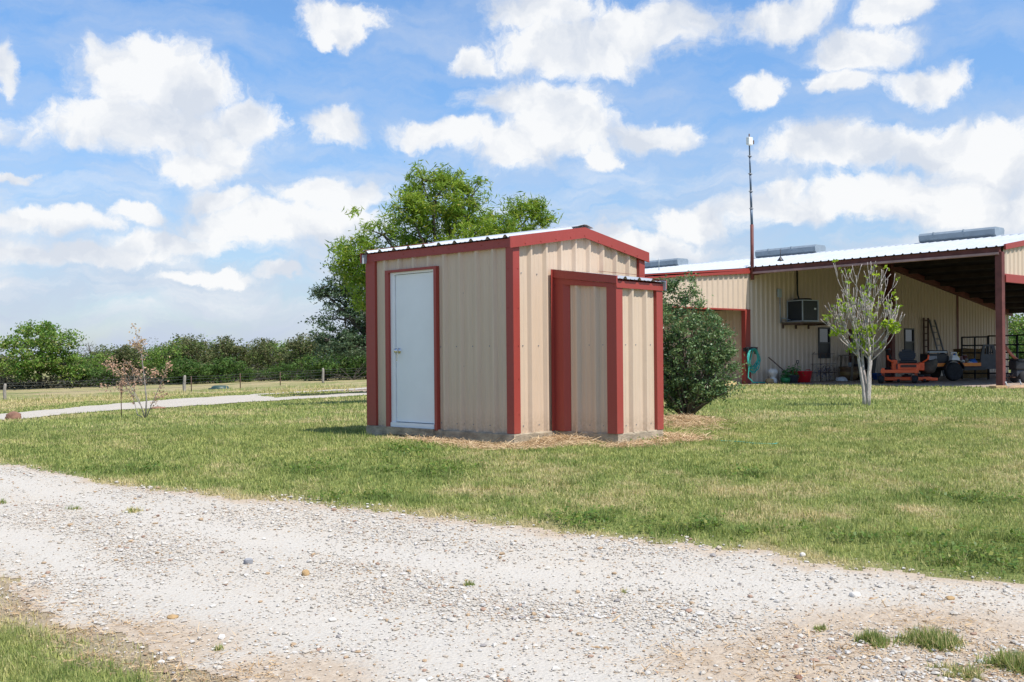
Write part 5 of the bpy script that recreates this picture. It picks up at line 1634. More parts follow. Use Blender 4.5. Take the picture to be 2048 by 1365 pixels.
mb.hexa([(1.22, 0.05, 0.50), (2.02, 0.05, 0.50), (2.02, 0.10, 0.50), (1.22, 0.10, 0.50)], [(1.28, 0.05, 1.02), (1.96, 0.05, 1.02), (1.96, 0.10, 1.02), (1.28, 0.10, 1.02)])
mb.hexa([(1.28, 0.05, 1.02), (1.42, 0.05, 1.02), (1.42, 0.10, 1.02), (1.28, 0.10, 1.02)], [(1.38, 0.05, 1.40), (1.46, 0.05, 1.40), (1.46, 0.10, 1.40), (1.38, 0.10, 1.40)])
mb.hexa([(1.80, 0.05, 1.02), (1.96, 0.05, 1.02), (1.96, 0.10, 1.02), (1.80, 0.10, 1.02)], [(1.74, 0.05, 1.40), (1.84, 0.05, 1.40), (1.84, 0.10, 1.40), (1.74, 0.10, 1.40)])
mb.box(1.46, 1.74, 0.05, 0.10, 1.33, 1.40)
for x in (1.52, 1.62, 1.71): mb.box(x - 0.018, x + 0.018, 0.055, 0.095, 1.02, 1.33)
mb.box(1.20, 2.04, 0.04, 0.11, 0.44, 0.50)
mb.build('tail_ramp', M['dark'], tr)


def onbed(x, y, z=0.59):
    c_, s_ = math.cos(math.radians(11)), math.sin(math.radians(11))
    return (TR[0] + x * c_ - y * s_, TR[1] + x * s_ + y * c_, TR[2] + z)


gn = thing('generator', 'boxy black generator with a pale top rail on the trailer', 'generator', onbed(-0.48, 0.5), math.radians(11))
mb = MB(); mb.bbox(-0.42, 0.40, -0.28, 0.28, 0.05, 0.46, 0.03); mb.build('housing', M['black'], gn)
mb = MB(); mb.bbox(-0.40, -0.05, -0.30, -0.28, 0.16, 0.38, 0.01); mb.build('control_panel', M['grey'], gn)
mb = MB(); mb.bbox(-0.44, 0.42, -0.31, -0.25, 0.50, 0.56, 0.015); mb.build('top_rail', M['galv'], gn)
mb = MB(); mb.tube([(0.38, -0.3, 0.0), (0.44, -0.3, 0.3), (0.38, -0.3, 0.58), (-0.38, -0.3, 0.58), (-0.44, -0.3, 0.3), (-0.40, -0.3, 0.0)], 0.02, 6); mb.build('frame', M['black'], gn)
eg = thing('engine', 'dark small engine with grey fins between generator and jug', 'engine', onbed(-0.02, 0.65), math.radians(11))
mb = MB(); mb.bbox(-0.17, 0.2, -0.2, 0.2, 0.0, 0.38, 0.05); mb.lathe([(0.13, 0), (0.14, 0.08), (0.05, 0.12)], 14, 0, (0.02, 0, 0.38)); mb.build('block', M['dark'], eg)
mb = MB()
for k in range(5): mb.box(-0.14, 0.14, -0.225, -0.2, 0.08 + k * 0.05, 0.10 + k * 0.05)
mb.build('fins', M['grey'], eg)
jg = thing('jug', 'white plastic jug with a moulded handle on the trailer', 'jug', onbed(0.17, 0.16), math.radians(11))
mb = MB()
mb.bbox(-0.17, 0.17, -0.13, 0.13, 0.0, 0.30, 0.04); mb.hexa([(-0.155, -0.12, .29), (0.155, -0.12, .29), (0.155, 0.12, .29), (-0.155, 0.12, .29)], [(-0.09, -0.07, .40), (0.09, -0.07, .40), (0.09, 0.07, .40), (-0.09, 0.07, .40)])
mb.build('body', M['white'], jg)
mb = MB(); mb.tube([(-0.10, 0, .38), (-0.12, 0, .50), (0.10, 0, .50), (0.12, 0, .38)], 0.03, 7); mb.build('handle', M['white'], jg)
mb = MB(); mb.lathe([(0.035, 0), (0.035, 0.05)], 10, 0, (0.0, -0.02, 0.40)); mb.build('cap', M['blue'], jg)
yj = thing('fuel_can', 'yellow fuel can on the loaded trailer', 'fuel can', onbed(0.52, 0.55, 0.72), math.radians(20))
mb = MB(); mb.bbox(-0.12, 0.12, -0.1, 0.1, 0.0, 0.24, 0.03); mb.tube([(0.05, 0, .23), (0.09, 0, .33), (0.16, 0, .38)], 0.02, 6); mb.build('body', M['yellow'], yj)
mb = MB(); mb.tube([(-0.08, 0, .23), (-0.07, 0, .29), (0.03, 0, .29), (0.04, 0, .23)], 0.014, 6); mb.build('handle', M['black'], yj)
ct = thing('storage_bin', 'dark open storage bin of parts in the trailer bed', 'storage bin', onbed(0.72, 0.6), math.radians(11))
mb = MB(); mb.hexa([(-0.38, -0.26, 0), (0.38, -0.26, 0), (0.38, 0.26, 0), (-0.38, 0.26, 0)], [(-0.42, -0.3, 0.13), (0.42, -0.3, 0.13), (0.42, 0.3, 0.13), (-0.42, 0.3, 0.13)]); mb.build('body', M['black'], ct)
items = (('paint_can', 'white paint can right of the yellow fuel can', 0.70, 0.40, 0.09, 0.2, 'white', 0.59), ('paint_can', 'brown dented can among the trailer clutter', 0.86, 0.36, 0.08, 0.24, 'wood', 0.59), ('bottle', 'grey bottle in the trailer clutter beneath the cans', 0.62, 0.22, 0.06, 0.16, 'grey', 0.59), ('paint_can', 'reddish can at the back of the trailer load', 0.98, 0.62, 0.08, 0.26, 'shaded_red', 0.72))
for nm, lab, x, y, rad, h_, mm, z in items:
    o = thing(nm, lab, nm.replace('_', ' '), onbed(x, y, z), 0.4)
    mb = MB(); mb.lathe([(rad * .95, 0), (rad, 0.01), (rad, h_ * .8), (rad * (.55 if nm == 'bottle' else 1.0), h_ * .95), (rad * (.4 if nm == 'bottle' else .9), h_)], 14); mb.build('body', M[mm], o)
    mb = MB(); mb.lathe([(rad * (.45 if nm == 'bottle' else .8), 0), (rad * (.4 if nm == 'bottle' else .78), 0.015)], 12, 0, (0, 0, h_)); mb.build('lid', M['galv'], o)


def lump(name, label, cat, loc, sx, sy, sz, mat, seed, amp=0.3, parent=None):
    bm = bmesh.new(); bmesh.ops.create_icosphere(bm, subdivisions=3, radius=1.0)
    off = Vector((seed * 1.7, seed * 0.9, seed * 2.3))
    for v in bm.verts:
        n_ = mnoise.noise(v.co * 1.7 + off) * amp + mnoise.noise(v.co * 4.5 + off) * amp * 0.5
        v.co = Vector((v.co.x * sx * (1 + n_), v.co.y * sy * (1 + n_), max(v.co.z, -0.6) * sz * (1 + n_) + sz * 0.6))
    me = bpy.data.meshes.new(name); bm.to_mesh(me); bm.free(); me.materials.append(mat); me.polygons.foreach_set('use_smooth', [True] * len(me.polygons))
    o = bpy.data.objects.new(name, me); COL.objects.link(o)
    if parent is not None: o.parent = parent; return o
    o.location = [float(c) for c in loc]
    return tag(o, label, cat)


lump('tarp_bundle', 'crumpled blue tarp bundle at the tail of the trailer', 'tarp', onbed(1.05, 0.25), 0.16, 0.14, 0.16, M['blue'], 2)
lump('rag_bundle', 'pinkish rag heap above the blue tarp', 'rags', onbed(0.95, 0.75, 0.75), 0.16, 0.14, 0.12, simple('pink rags', (0.42, 0.25, 0.26), 0.9), 5, 0.4)
lump('sack', 'pale crumpled sack beside the blue tarp', 'sack', onbed(0.86, 0.16), 0.13, 0.10, 0.09, M['white'], 8, 0.35)

# hay bale on a bale, cattle panels, tiller
hb = at_depth(1942, 44.0)
for i, (z, lab) in enumerate(((0.0, 'lower brown hay bale mostly hidden behind the trailer'), (0.62, 'upper brown hay bale above the trailer load'))):
    o = thing('hay_bale', lab, 'hay bale', (hb[0], hb[1], hb[2] + z), 0.12 + 0.05 * i, 'stacked hay bales')
    bm = bmesh.new(); bmesh.ops.create_cube(bm, size=1.0); bmesh.ops.subdivide_edges(bm, edges=bm.edges, cuts=7, use_grid_fill=True)
    for v in bm.verts:
        n_ = mnoise.noise(v.co * 5 + Vector((i * 3, 0, 0))) * 0.06
        sgn = v.co.normalized()
        v.co = Vector((v.co.x * 1.25, v.co.y * 0.6, (v.co.z + 0.5) * 0.62)) + sgn * n_
    me = bpy.data.meshes.new('bale'); bm.to_mesh(me); bm.free(); me.materials.append(M['hay'])
    c_ = bpy.data.objects.new('bale', me); COL.objects.link(c_); c_.parent = o
    mb = MB()
    for x in (-0.3, 0.3): mb.tube([(x, -0.32, 0.02), (x, -0.33, 0.60), (x, 0.33, 0.61), (x, 0.33, 0.02)], 0.008, 4)
    mb.build('twine', M['wire'], o)


def cattle_panel(px0, d0, px1, d1, hgt, lab):
    a = Vector(at_depth(px0, d0)); b = Vector(at_depth(px1, d1))
    o = thing('cattle_panel', lab, 'cattle panel', a, math.atan2(b.y - a.y, b.x - a.x), 'black pipe panels behind the trailer')
    L = (Vector((b.x, b.y)) - Vector((a.x, a.y))).length
    mb = MB()
    for z in (0.25, 0.52, 0.8, 1.08, 1.38, hgt): MB().tube([(0, 0, z), (L, 0, z)], 0.032, 6).build('rail', M['black'], o)
    for x in (0.0, L / 2, L):
        mb = MB(); mb.tube([(x, 0, -0.1), (x, 0, hgt + 0.02)], 0.035, 6); mb.build('upright', M['black'], o)
    return o


cattle_panel(1924, 42.0, 1976, 41.2, 1.72, 'black pipe cattle panel behind the hay bales')
cattle_panel(1977, 41.1, 2034, 40.2, 1.74, 'black pipe cattle panel passing behind the bay post')
cattle_panel(2035, 40.1, 2110, 39.0, 1.76, 'black pipe cattle panel running out of the right frame edge')
tl = thing('tiller', 'black garden tiller with a faded orange handle right of the post', 'tiller', at_depth(2032, 36.0), math.radians(14))
mb = MB(); mb.tube([(-0.38, 0.1, 1.30), (-0.16, 0, 0.98), (0.02, -0.05, 0.80)], 0.055, 7); mb.build('handle', simple('faded orange red', (0.40, 0.13, 0.08), 0.5), tl)
mb = MB(); mb.bbox(-0.16, 0.36, -0.2, 0.2, 0.46, 0.78, 0.05); mb.bbox(-0.10, 0.42, -0.24, 0.24, 0.76, 0.84, 0.03); mb.build('engine', M['black'], tl)
mb = MB(); mb.bbox(-0.1, 0.3, -0.16, 0.16, 0.22, 0.46, 0.03); mb.build('gear_case', M['dark'], tl)
for y in (-0.24, 0.24):
    mb = MB(); mb.lathe([(0.08, -0.05), (0.19, -0.05), (0.21, 0.0), (0.19, 0.05), (0.08, 0.05)], 18, 0, (0.12, y, 0.21), 'y'); mb.build('wheel', M['rubber'], tl)
mb = MB()
for k in range(6):
    a = k * PI / 3; mb.tube([(-0.24, -0.1 + .04 * k, 0.2), (-0.24 + 0.17 * math.cos(a), -0.1 + .04 * k, 0.2 + 0.17 * math.sin(a))], 0.015, 5)
mb.build('tines', M['rust'], tl)
# stand pipes and broken slabs at the foot of the bay post
for px, py, d, h_, lab in ((2013, 764, 31.2, 0.16, 'bent pale standpipe close against the foot of the bay post'), (2041, 762, 31.0, 0.22, 'short grey standpipe right of the bay post')):
    q = at_depth(px, d)
    o = thing('standpipe', lab, 'standpipe', q, 0)
    mb = MB(); mb.tube([(0.03, 0, -0.05), (0.0, 0, h_ * 0.7), (-0.03, 0, h_)], 0.016, 7); mb.build('pipe', M['galv'], o)
    mb = MB(); mb.lathe([(0.024, 0.0), (0.027, 0.02), (0.018, 0.04)], 10, 0, (-0.03, 0, h_)); mb.build('cap', M['white'] if px < 2020 else M['grey'], o)
q = at_depth(1996, 31.0)
o = thing('paving_slab', 'broken pale paving slab left of the bay post foot', 'paving slab', q, 0.3)
MB().bbox(-0.22, 0.22, -0.15, 0.15, -0.02, 0.09, 0.02).build('slab', M['stone_tan'], o)
q = at_depth(2036, 30.8)
lump('dirt_mound', 'low tan heap of dirt at the foot of the bay post', 'dirt heap', (q[0], q[1], q[2] - 0.08), 0.35, 0.25, 0.12, simple('tan dirt', (0.42, 0.28, 0.17), 0.95, 0, 0.3, 8, 0.1, (1, 1, 1), 0.8), 12, 0.25)
# green lid in the pasture
q = ground_pt(440, 778)
o = thing('tank_lid', 'low dark green round lid lying in the dry field', 'tank lid', q, 0)
MB().lathe([(0.0, 0.20), (0.30, 0.19), (0.42, 0.14), (0.45, 0.0), (0.46, -0.05)], 20, cap=False).build('dome', M['lid'], o)
MB().lathe([(0.44, -0.03), (0.58, 0.0), (0.60, 0.03), (0.44, 0.05)], 20, cap=False).build('rim', M['lid'], o)
for ch in o.children: ch.scale = (1.4, 1.4, 1.2)

# ------------------------------------------------------------------ pasture fence
fa_ = at_depth(8, 64.0); fb_ = at_depth(646, 80.0)
fence = thing('wire_fence', 'old wire pasture fence on grey wooden posts and thin steel posts', 'wire fence', fa_)
FP = [('w', -330, 58.0, 1.25, 0.02), ('w', 8, 64.0, 1.10, 0.05), ('w', 368, 67.0, 1.22, 0.02), ('w', 646, 80.0, 1.26, -0.02), ('t', 382, 69.5, 1.05, 0), ('t', 480, 73.0, 1.08, 0), ('t', 243, 65.6, 1.0, 0.03), ('t', 560, 76.5, 1.0, 0), ('w', 860, 96.0, 1.2, 0.02)]
for i, (kd, px, d, h_, ln) in enumerate(FP):
    p = Vector(at_depth(px, d)) - Vector(fa_)
    mb = MB()
    if kd == 'w':
        r = random.Random(i)
        ring = [(p + Vector((ln * f_ * h_ + 0.02 * math.sin(f_ * 6 + i), 0, f_ * h_ - 0.1))) for f_ in (0, .2, .45, .7, .9, 1.0)]
        mb.tube(ring, [0.115, 0.10, 0.105, 0.095, 0.09, 0.06], 9); mb.build('wooden_post', M['post'], fence)
    else:
        mb.tube([p + Vector((0, 0, -.1)), p + Vector((ln, 0, h_))], 0.035, 5); mb.build('steel_post', M['rust'], fence)
order = sorted([f_ for f_ in FP], key=lambda q: q[1])
for z in (0.35, 0.62, 0.85, 1.02):
    mb = MB(); pts = []
    for (k0, x0, d0, h0, l0), (k1, x1, d1, h1, l1) in zip(order[:-1], order[1:]):
        a, b = Vector(at_depth(x0, d0)) - Vector(fa_), Vector(at_depth(x1, d1)) - Vector(fa_)
        for k in range(4): pts.append(a.lerp(b, k / 4) + Vector((0, 0, z - 0.03 * math.sin(PI * k / 4))))
    mb.tube(pts, 0.008, 4); mb.build('wire', M['wire'], fence)

# ------------------------------------------------------------------ trees
M['leaf_mesq'] = leaf_mat('feathery green leaves', (0.075, 0.17, 0.012), (0.29, 0.4, 0.045), (0.42, 0.38, 0.06), 0.5, 0.42, 0.35)
M['leaf_dark'] = leaf_mat('dark oak leaves', (0.030, 0.068, 0.030), (0.098, 0.150, 0.068), (0.150, 0.180, 0.075), 0.45, 0.2, 0.5)
M['leaf_bush'] = leaf_mat('glossy evergreen leaves', (0.045, 0.112, 0.038), (0.19, 0.28, 0.105), (0.28, 0.30, 0.13), 0.42, 0.2, 0.4)
M['leaf_left'] = leaf_mat('mid green leaves', (0.07, 0.17, 0.02), (0.22, 0.34, 0.06), (0.3, 0.28, 0.09), 0.5, 0.3, 0.3)
M['leaf_olive'] = leaf_mat('olive spring leaves', (0.07, 0.095, 0.032), (0.15, 0.18, 0.065), (0.20, 0.155, 0.08), 0.6, 0.25, 0.2)
M['leaf_green'] = leaf_mat('spring green shrub leaves', (0.045, 0.10, 0.018), (0.10, 0.18, 0.038), (0.14, 0.15, 0.055), 0.55, 0.3, 0.2)
M['leaf_grey'] = leaf_mat('grey green leaves', (0.088, 0.104, 0.072), (0.176, 0.184, 0.136), (0.208, 0.176, 0.144), 0.6, 0.2, 0.2)
M['leaf_lime'] = leaf_mat('lime young leaves', (0.17, 0.30, 0.015), (0.36, 0.46, 0.04), (0.42, 0.38, 0.03), 0.45, 0.45, 0.3)
M['leaf_copper'] = leaf_mat('coppery young leaves', (0.50, 0.28, 0.19), (0.66, 0.45, 0.32), (0.42, 0.40, 0.13), 0.5, 0.35, 0.3)


def crown_pts(ells, n_clump, per, clump_r, seed, shell=0.5, flat=0.7, yellow=0.15, rough=0.17):
    """leaf positions gathered in clumps through a set of ellipsoids; returns positions, tint, clump centres"""
    r = np.random.default_rng(seed)
    E_ = np.array([e[:6] for e in ells], float)
    wt = np.prod(E_[:, 3:6], axis=1) ** 0.6; wt /= wt.sum()
    k = r.choice(len(E_), n_clump, p=wt)
    d = r.normal(0, 1, (n_clump, 3)); d /= np.linalg.norm(d, axis=1, keepdims=True)
    rad = shell + (1 - shell) * r.random(n_clump) ** 0.6
    rad *= 1 + rough * r.normal(0, 1, n_clump)
    C_ = E_[k, :3] + d * E_[k, 3:6] * rad[:, None]
    ci = np.repeat(np.arange(n_clump), per)
    cr_ = clump_r * (0.6 + 0.8 * r.random(n_clump))
    off = r.normal(0, 0.5, (n_clump * per, 3)) * cr_[ci][:, None] * (1, 1, flat)
    tint = np.zeros((len(ci), 2))
    tint[:, 0] = np.clip(0.5 + 0.28 * r.normal(0, 1, n_clump), 0, 1)[ci]
    tint[:, 1] = ((r.random(len(ci)) < yellow) * r.random(len(ci)))
    return C_[ci] + off, tint, C_


def limbs(mb, base, r0, ends, seed, fork=0.35, n=6, sag=0.1, rtip=0.012):
    """trunk from base that splits towards every end point, each limb tapering and crooked"""
    r = random.Random(seed)
    base = Vector(base)
    for e in ends:
        e = Vector(e); pts = []; rd = []
        L = (e - base).length
        mid = base.lerp(e, 0.45); mid.z += L * sag; mid += Vector((r.uniform(-1, 1), r.uniform(-1, 1), 0)) * L * 0.06
        m = 7
        for i in range(m + 1):
            f_ = i / m
            p = base * (1 - f_) ** 2 + mid * 2 * f_ * (1 - f_) + e * f_ ** 2
            if 0 < i < m: p = p + Vector((r.uniform(-1, 1), r.uniform(-1, 1), r.uniform(-.5, .5))) * L * 0.018
            pts.append(p); rd.append(r0 * (1 - f_) ** 0.8 + rtip)
        mb.tube(pts, rd, n)


def ell_px(lst, dep, base, ky=0.8):
    """crown masses read as (px,py,rx,ry,depth offset) -> local ellipsoids"""
    out = []
    for px, py, rx, ry, dd in lst:
        c = at(px, py, dep + dd); k = (dep + dd) / F
        out.append((c[0] - base[0], c[1] - base[1], c[2] - base[2], rx * k, max(rx, ry) * k * ky, ry * k))
    return out


def tree(name, label, cat, base, ells, n_clump, per, clump_r, leaf, mat, bark, trunk_r, seed, shell=0.45, nl=14, droop=0.0, flat=0.7, yellow=0.15, group=None, fork=None, curl=0.15, up=0.0):
    o = thing(name, label, cat, base, 0.0, group)
    P_, tn, C_ = crown_pts(ells, n_clump, per, clump_r, seed, shell, flat, yellow)
    leaves(P_, leaf[0], leaf[1], seed + 1, droop, tn, 'crown', mat, o, curl, up)
    mb = MB()
    r = np.random.default_rng(seed + 2)
    fork = fork or (0, 0, 0.28 * max(e[2] for e in ells))
    mb.tube([(0, 0, -0.15), (0.02, 0.01, fork[2] * 0.5), fork], [trunk_r * 1.25, trunk_r, trunk_r * 0.92], 9)
    main = [e[:3] for e in ells]
    limbs(mb, fork, trunk_r * 0.62, main, seed)
    idx = r.choice(len(C_), min(nl, len(C_)), replace=False)
    for i in idx:
        c = C_[i]; j = int(np.argmin([np.linalg.norm(np.array(m_) - c) for m_ in main]))
        limbs(mb, main[j], trunk_r * 0.2, [c], seed + int(i), n=4, sag=0.02, rtip=0.006)
    mb.build('trunk', bark, o)
    return o


# feathery tree behind the shed
D_ = 29.0
b0 = at_depth(885, D_)
ME = ell_px([(870, 400, 78, 56, 0), (930, 440, 62, 55, .4), (820, 420, 50, 46, -.5), (850, 480, 85, 50, .2), (765, 470, 60, 40, -.6), (725, 510, 48, 44, -.4), (742, 570, 44, 60, .3), (960, 480, 70, 40, -.5),
             (1045, 432, 50, 34, .4), (1000, 470, 60, 34, 0), (1075, 415, 26, 16, .2), (845, 362, 40, 24, 0), (905, 362, 34, 24, .4), (700, 545, 24, 30, 0), (940, 400, 34, 40, 0), (820, 560, 100, 60, .6), (1080, 440, 24, 14, 0.3), (690, 500, 20, 18, 0)], D_, b0)
tree('shade_tree', 'tall airy bright green tree rising behind the tan shed', 'tree', b0, ME, 470, 52, 0.25, (0.19, 0.034), M['leaf_mesq'], M['bark'], 0.11, 41, 0.3, 150, 0.35, 0.75, 0.22, None, (0, 0, 2.2), 0.3)
# dark oak left of the shed, farther back
D_ = 43.0
b0 = at_depth(770, D_)
OK_ = ell_px([(690, 560, 32, 24, 0), (715, 590, 50, 40, 0), (660, 592, 34, 20, .4), (690, 640, 62, 36, 0), (660, 682, 44, 34, -.6), (735, 650, 60, 60, .5), (800, 600, 70, 70, 0), (640, 580, 16, 8, 0), (700, 690, 70, 26, -.4), (780, 680, 70, 40, 0), (675, 540, 18, 14, 0)], D_, b0)
tree('oak_tree', 'dark heavy evergreen oak half hidden behind the white door side of the shed', 'tree', b0, OK_, 380, 56, 0.34, (0.13, 0.055), M['leaf_dark'], M['bark'], 0.22, 51, 0.35, 60, 0.0, 0.55, 0.12, None, (0, 0, 1.5))
# big leafy tree at the far left
D_ = 92.0
b0 = at_depth(78, D_)
LT = ell_px([(82, 672, 46, 24, 0), (45, 682, 34, 22, 1), (120, 690, 38, 26, -1), (25, 720, 44, 34, 0), (75, 722, 60, 40, -1.5), (130, 730, 40, 34, 0), (95, 654, 24, 10, 0), (18, 690, 18, 12, 0), (150, 745, 20, 24, 0)], D_, b0)
tree('pasture_tree', 'large round leafy green tree at the far left pasture edge', 'tree', b0, LT, 170, 52, 0.62, (0.26, 0.14), M['leaf_left'], M['bark'], 0.25, 61, 0.4, 40, 0.0, 0.6, 0.3)


def proto_tree(h, w, n_clump, per, mat, seed, low=0.25, grey=False, leaf=(0.24, 0.11), cr=0.5):
    r = np.random.default_rng(seed)
    el_ = []
    for i in range(6):
        a = r.random() * 2 * PI
        el_.append((math.cos(a) * w * 0.25, math.sin(a) * w * 0.25, h * (low + (0.78 - low) * (i + 0.5) / 6), w * (0.32 + 0.1 * r.random()), w * 0.34, h * 0.2))
    P_, tn, C_ = crown_pts(el_, n_clump, per, cr, seed, 0.4, 0.65, 0.3)
    return P_, tn, C_, el_


def wood_tree(name, label, group, base, h, w, mat, seed, low=0.2, per=20, ncl=110, bare=False, leaf=(0.24, 0.11), cr=0.5):
    P_, tn, C_, el_ = proto_tree(h, w, ncl, per, mat, seed, low, False, leaf, cr)
    o = thing(name, label, 'shrub' if name == 'shrub' else 'tree', base, 0.0, group)
    leaves(P_, leaf[0], leaf[1], seed + 1, 0.0, tn, 'crown', mat, o)
    mb = MB()
    f_ = (0, 0, h * 0.3)
    mb.tube([(0, 0, -0.3), (0.03, 0, h * 0.15), f_], [0.13, 0.10, 0.09], 6)
    r = np.random.default_rng(seed)
    idx = r.choice(len(C_), min(26 if bare else 14, len(C_)), replace=False)
    limbs(mb, f_, 0.05, [C_[i] * (1.0, 1.0, 1.12 if bare else 1.0) for i in idx], seed, n=4, sag=0.05)
    mb.build('trunk', M['bark'], o)
    return o


GO = 'olive brown trees of the far treeline'; GG = 'bright green shrubs under the far treeline'; GB = 'thin grey green trees of the far treeline'
LO = 'dense olive and brown spring tree in the far treeline beyond the wire fence'
LG = 'low bright green shrub at the foot of the far treeline'
LB = 'sparse grey green tree with bare twigs above the far treeline'
protos = {
    'o1': wood_tree('woodland_tree', LO, GO, (0, 0, 0), 4.6, 4.6, M['leaf_olive'], 101, ncl=150),
    'o2': wood_tree('woodland_tree', LO, GO, (0, 0, 0), 4.3, 4.0, M['leaf_olive'], 111, 0.15, ncl=140),
    'd1': wood_tree('woodland_tree', LO, GO, (0, 0, 0), 4.4, 4.4, M['leaf_left'], 121, 0.15, ncl=140),
    'g1': wood_tree('shrub', LG, GG, (0, 0, 0), 2.5, 4.2, M['leaf_green'], 131, 0.12, ncl=130),
    'b1': wood_tree('thin_tree', LB, GB, (0, 0, 0), 5.0, 3.2, M['leaf_grey'], 141, 0.3, 10, 80, True, (0.16, 0.07)),
}
used = set()
spots = []
rt_ = random.Random(77)
for i in range(28):
    px = 145 + i * 23 + rt_.uniform(-8, 8)
    spots.append((('o1', 'd1', 'o2', 'o1', 'd1', 'o2', 'o1')[i % 7], px, rt_.uniform(97, 108), rt_.uniform(0.90, 1.14) * (0.86 if i < 4 else 1.0)))
for px, s in ((185, .95), (300, 1.0), (352, .9), (425, .8), (500, .85), (590, 1.0), (640, .9)): spots.append(('b1', px, 109, s))
for px, s, d in ((152, .9, 93), (205, .8, 92), (345, 1.0, 92), (392, 1.05, 91), (440, 1.0, 92), (490, .6, 92), (560, .7, 92), (650, .95, 89), (700, 1.15, 88), (735, 1.2, 88)): spots.append(('g1', px, d, s))
for px, d, kk, s in ((2026, 78, 'o1', 1.0), (2068, 75, 'd1', 1.1), (2046, 62, 'g1', 0.9), (2100, 64, 'g1', 1.1), (2130, 84, 'o2', 1.1), (-40, 96, 'o1', 1.0), (-90, 99, 'd1', 1.1), (10, 101, 'o2', 0.85), (-140, 96, 'o2', 1.1), (150, 102, 'o1', 0.85), (800, 104, 'o1', 1.0), (860, 102, 'd1', 1.0)): spots.append((kk, px, d, s))
LAB2 = {'o': 'olive toned tree seen past the bay post beyond the black pipe panels', 'd': 'green tree far beyond the black pipe panels at the right frame edge', 'g': 'low green shrub beyond the black pipe panels right of the bay post'}
for kk, px, d, s in spots:
    o = protos[kk] if kk not in used else copy_tree(protos[kk])
    used.add(kk)
    o.location = at_depth(px, d); o.rotation_euler = (0, 0, rt_.random() * 6.28); o.scale = (s * rt_.uniform(.8, 1.2), s * rt_.uniform(.8, 1.2), s * rt_.uniform(.88, 1.1))
    if px > 1500:
        o['label'] = LAB2[kk[0]]; o['group'] = {'o': 'trees beyond the pipe panels', 'd': 'trees beyond the pipe panels', 'g': 'shrubs beyond the pipe panels'}[kk[0]]
# dark tangle of brush at the foot of the treeline
n = 16000
X = rng.uniform(-62, -12, n); Y = 95 + rng.normal(0, 2.2, n) + 2 * np.sin(X * 0.2)
c = np.stack([X, Y, terrain(X, Y) + np.abs(rng.normal(0, 0.6, n))], 1)
tg_ = np.zeros((n, 2)); tg_[:, 0] = 0.3; tg_[:, 1] = rng.random(n) * 0.8
ub = leaves(c, 0.32, 0.09, 71, 0, tg_, 'undergrowth', leaf_mat('dark brush', (0.03, 0.035, 0.02), (0.075, 0.075, 0.05), (0.09, 0.08, 0.075), 0.8, 0.1, 0.1))
tag(ub, 'dark tangled brush at the foot of the far treeline', 'undergrowth', kind='stuff')
# dead grey branch in the brush
q = at_depth(710, 86)
db = thing('dead_branch', 'bare grey dead branch lying in front of the brush near the shed', 'dead branch', q)
mb = MB(); limbs(mb, (-0.2, 0, 0), 0.028, [(-1.4, 0.2, 1.1), (1.3, 0.1, 1.0), (0.7, -0.2, 1.4), (2.0, 0, 0.5), (-2.0, 0, 0.6), (0.2, 0.1, 1.0), (1.1, 0, 1.6)], 9, sag=0.02, rtip=0.008); mb.build('limb', M['bark'], db)

# ------------------------------------------------------------------ evergreen bush right of the shed
D_ = 17.9
b0 = at_depth(1372, D_)
BU = ell_px([(1360, 640, 60, 52, 0), (1326, 600, 20, 36, .2), (1395, 665, 58, 50, -.2), (1425, 690, 46, 44, 0), (1370, 720, 78, 56, 0), (1440, 740, 34, 44, 0), (1335, 690, 40, 70, .1), (1405, 760, 62, 34, -.1), (1378, 566, 15, 20, 0), (1372, 592, 20, 14, 0), (1396, 606, 10, 10, .1), (1345, 770, 44, 30, 0), (1452, 705, 22, 22, 0), (1336, 570, 16, 16, 0.1), (1300, 700, 40, 80, .2), (1345, 800, 40, 20, 0), (1395, 795, 36, 16, 0), (1425, 780, 26, 18, .1)], D_, b0)
bu = thing('evergreen_bush', 'broad dense evergreen bush at the right side of the shed', 'bush', b0)
P_, tn, C_ = crown_pts(BU, 560, 34, 0.105, 81, 0.6, 0.8, 0.2, 0.23)
leaves(P_, 0.058, 0.026, 82, 0.0, tn, 'foliage', M['leaf_bush'], bu, 0.2, 0.25)
mb = MB()
r = np.random.default_rng(83)
for i in r.choice(len(C_), 80, replace=False):
    a = r.random() * 6.28; rad = 0.12 * r.random()
    limbs(mb, (rad * math.cos(a), rad * math.sin(a), 0.0), 0.016, [C_[i]], int(i), n=5, sag=0.06, rtip=0.003)
for i in range(26):
    a = r.random() * 6.28; R_ = 0.25 + 0.4 * r.random()
    limbs(mb, (0.1 * math.cos(a), 0.1 * math.sin(a), 0.05), 0.012, [(R_ * math.cos(a), R_ * math.sin(a), 0.25 + 0.35 * r.random())], 500 + i, n=4, sag=0.12, rtip=0.003)
mb.build('stems', M['bark'], bu)

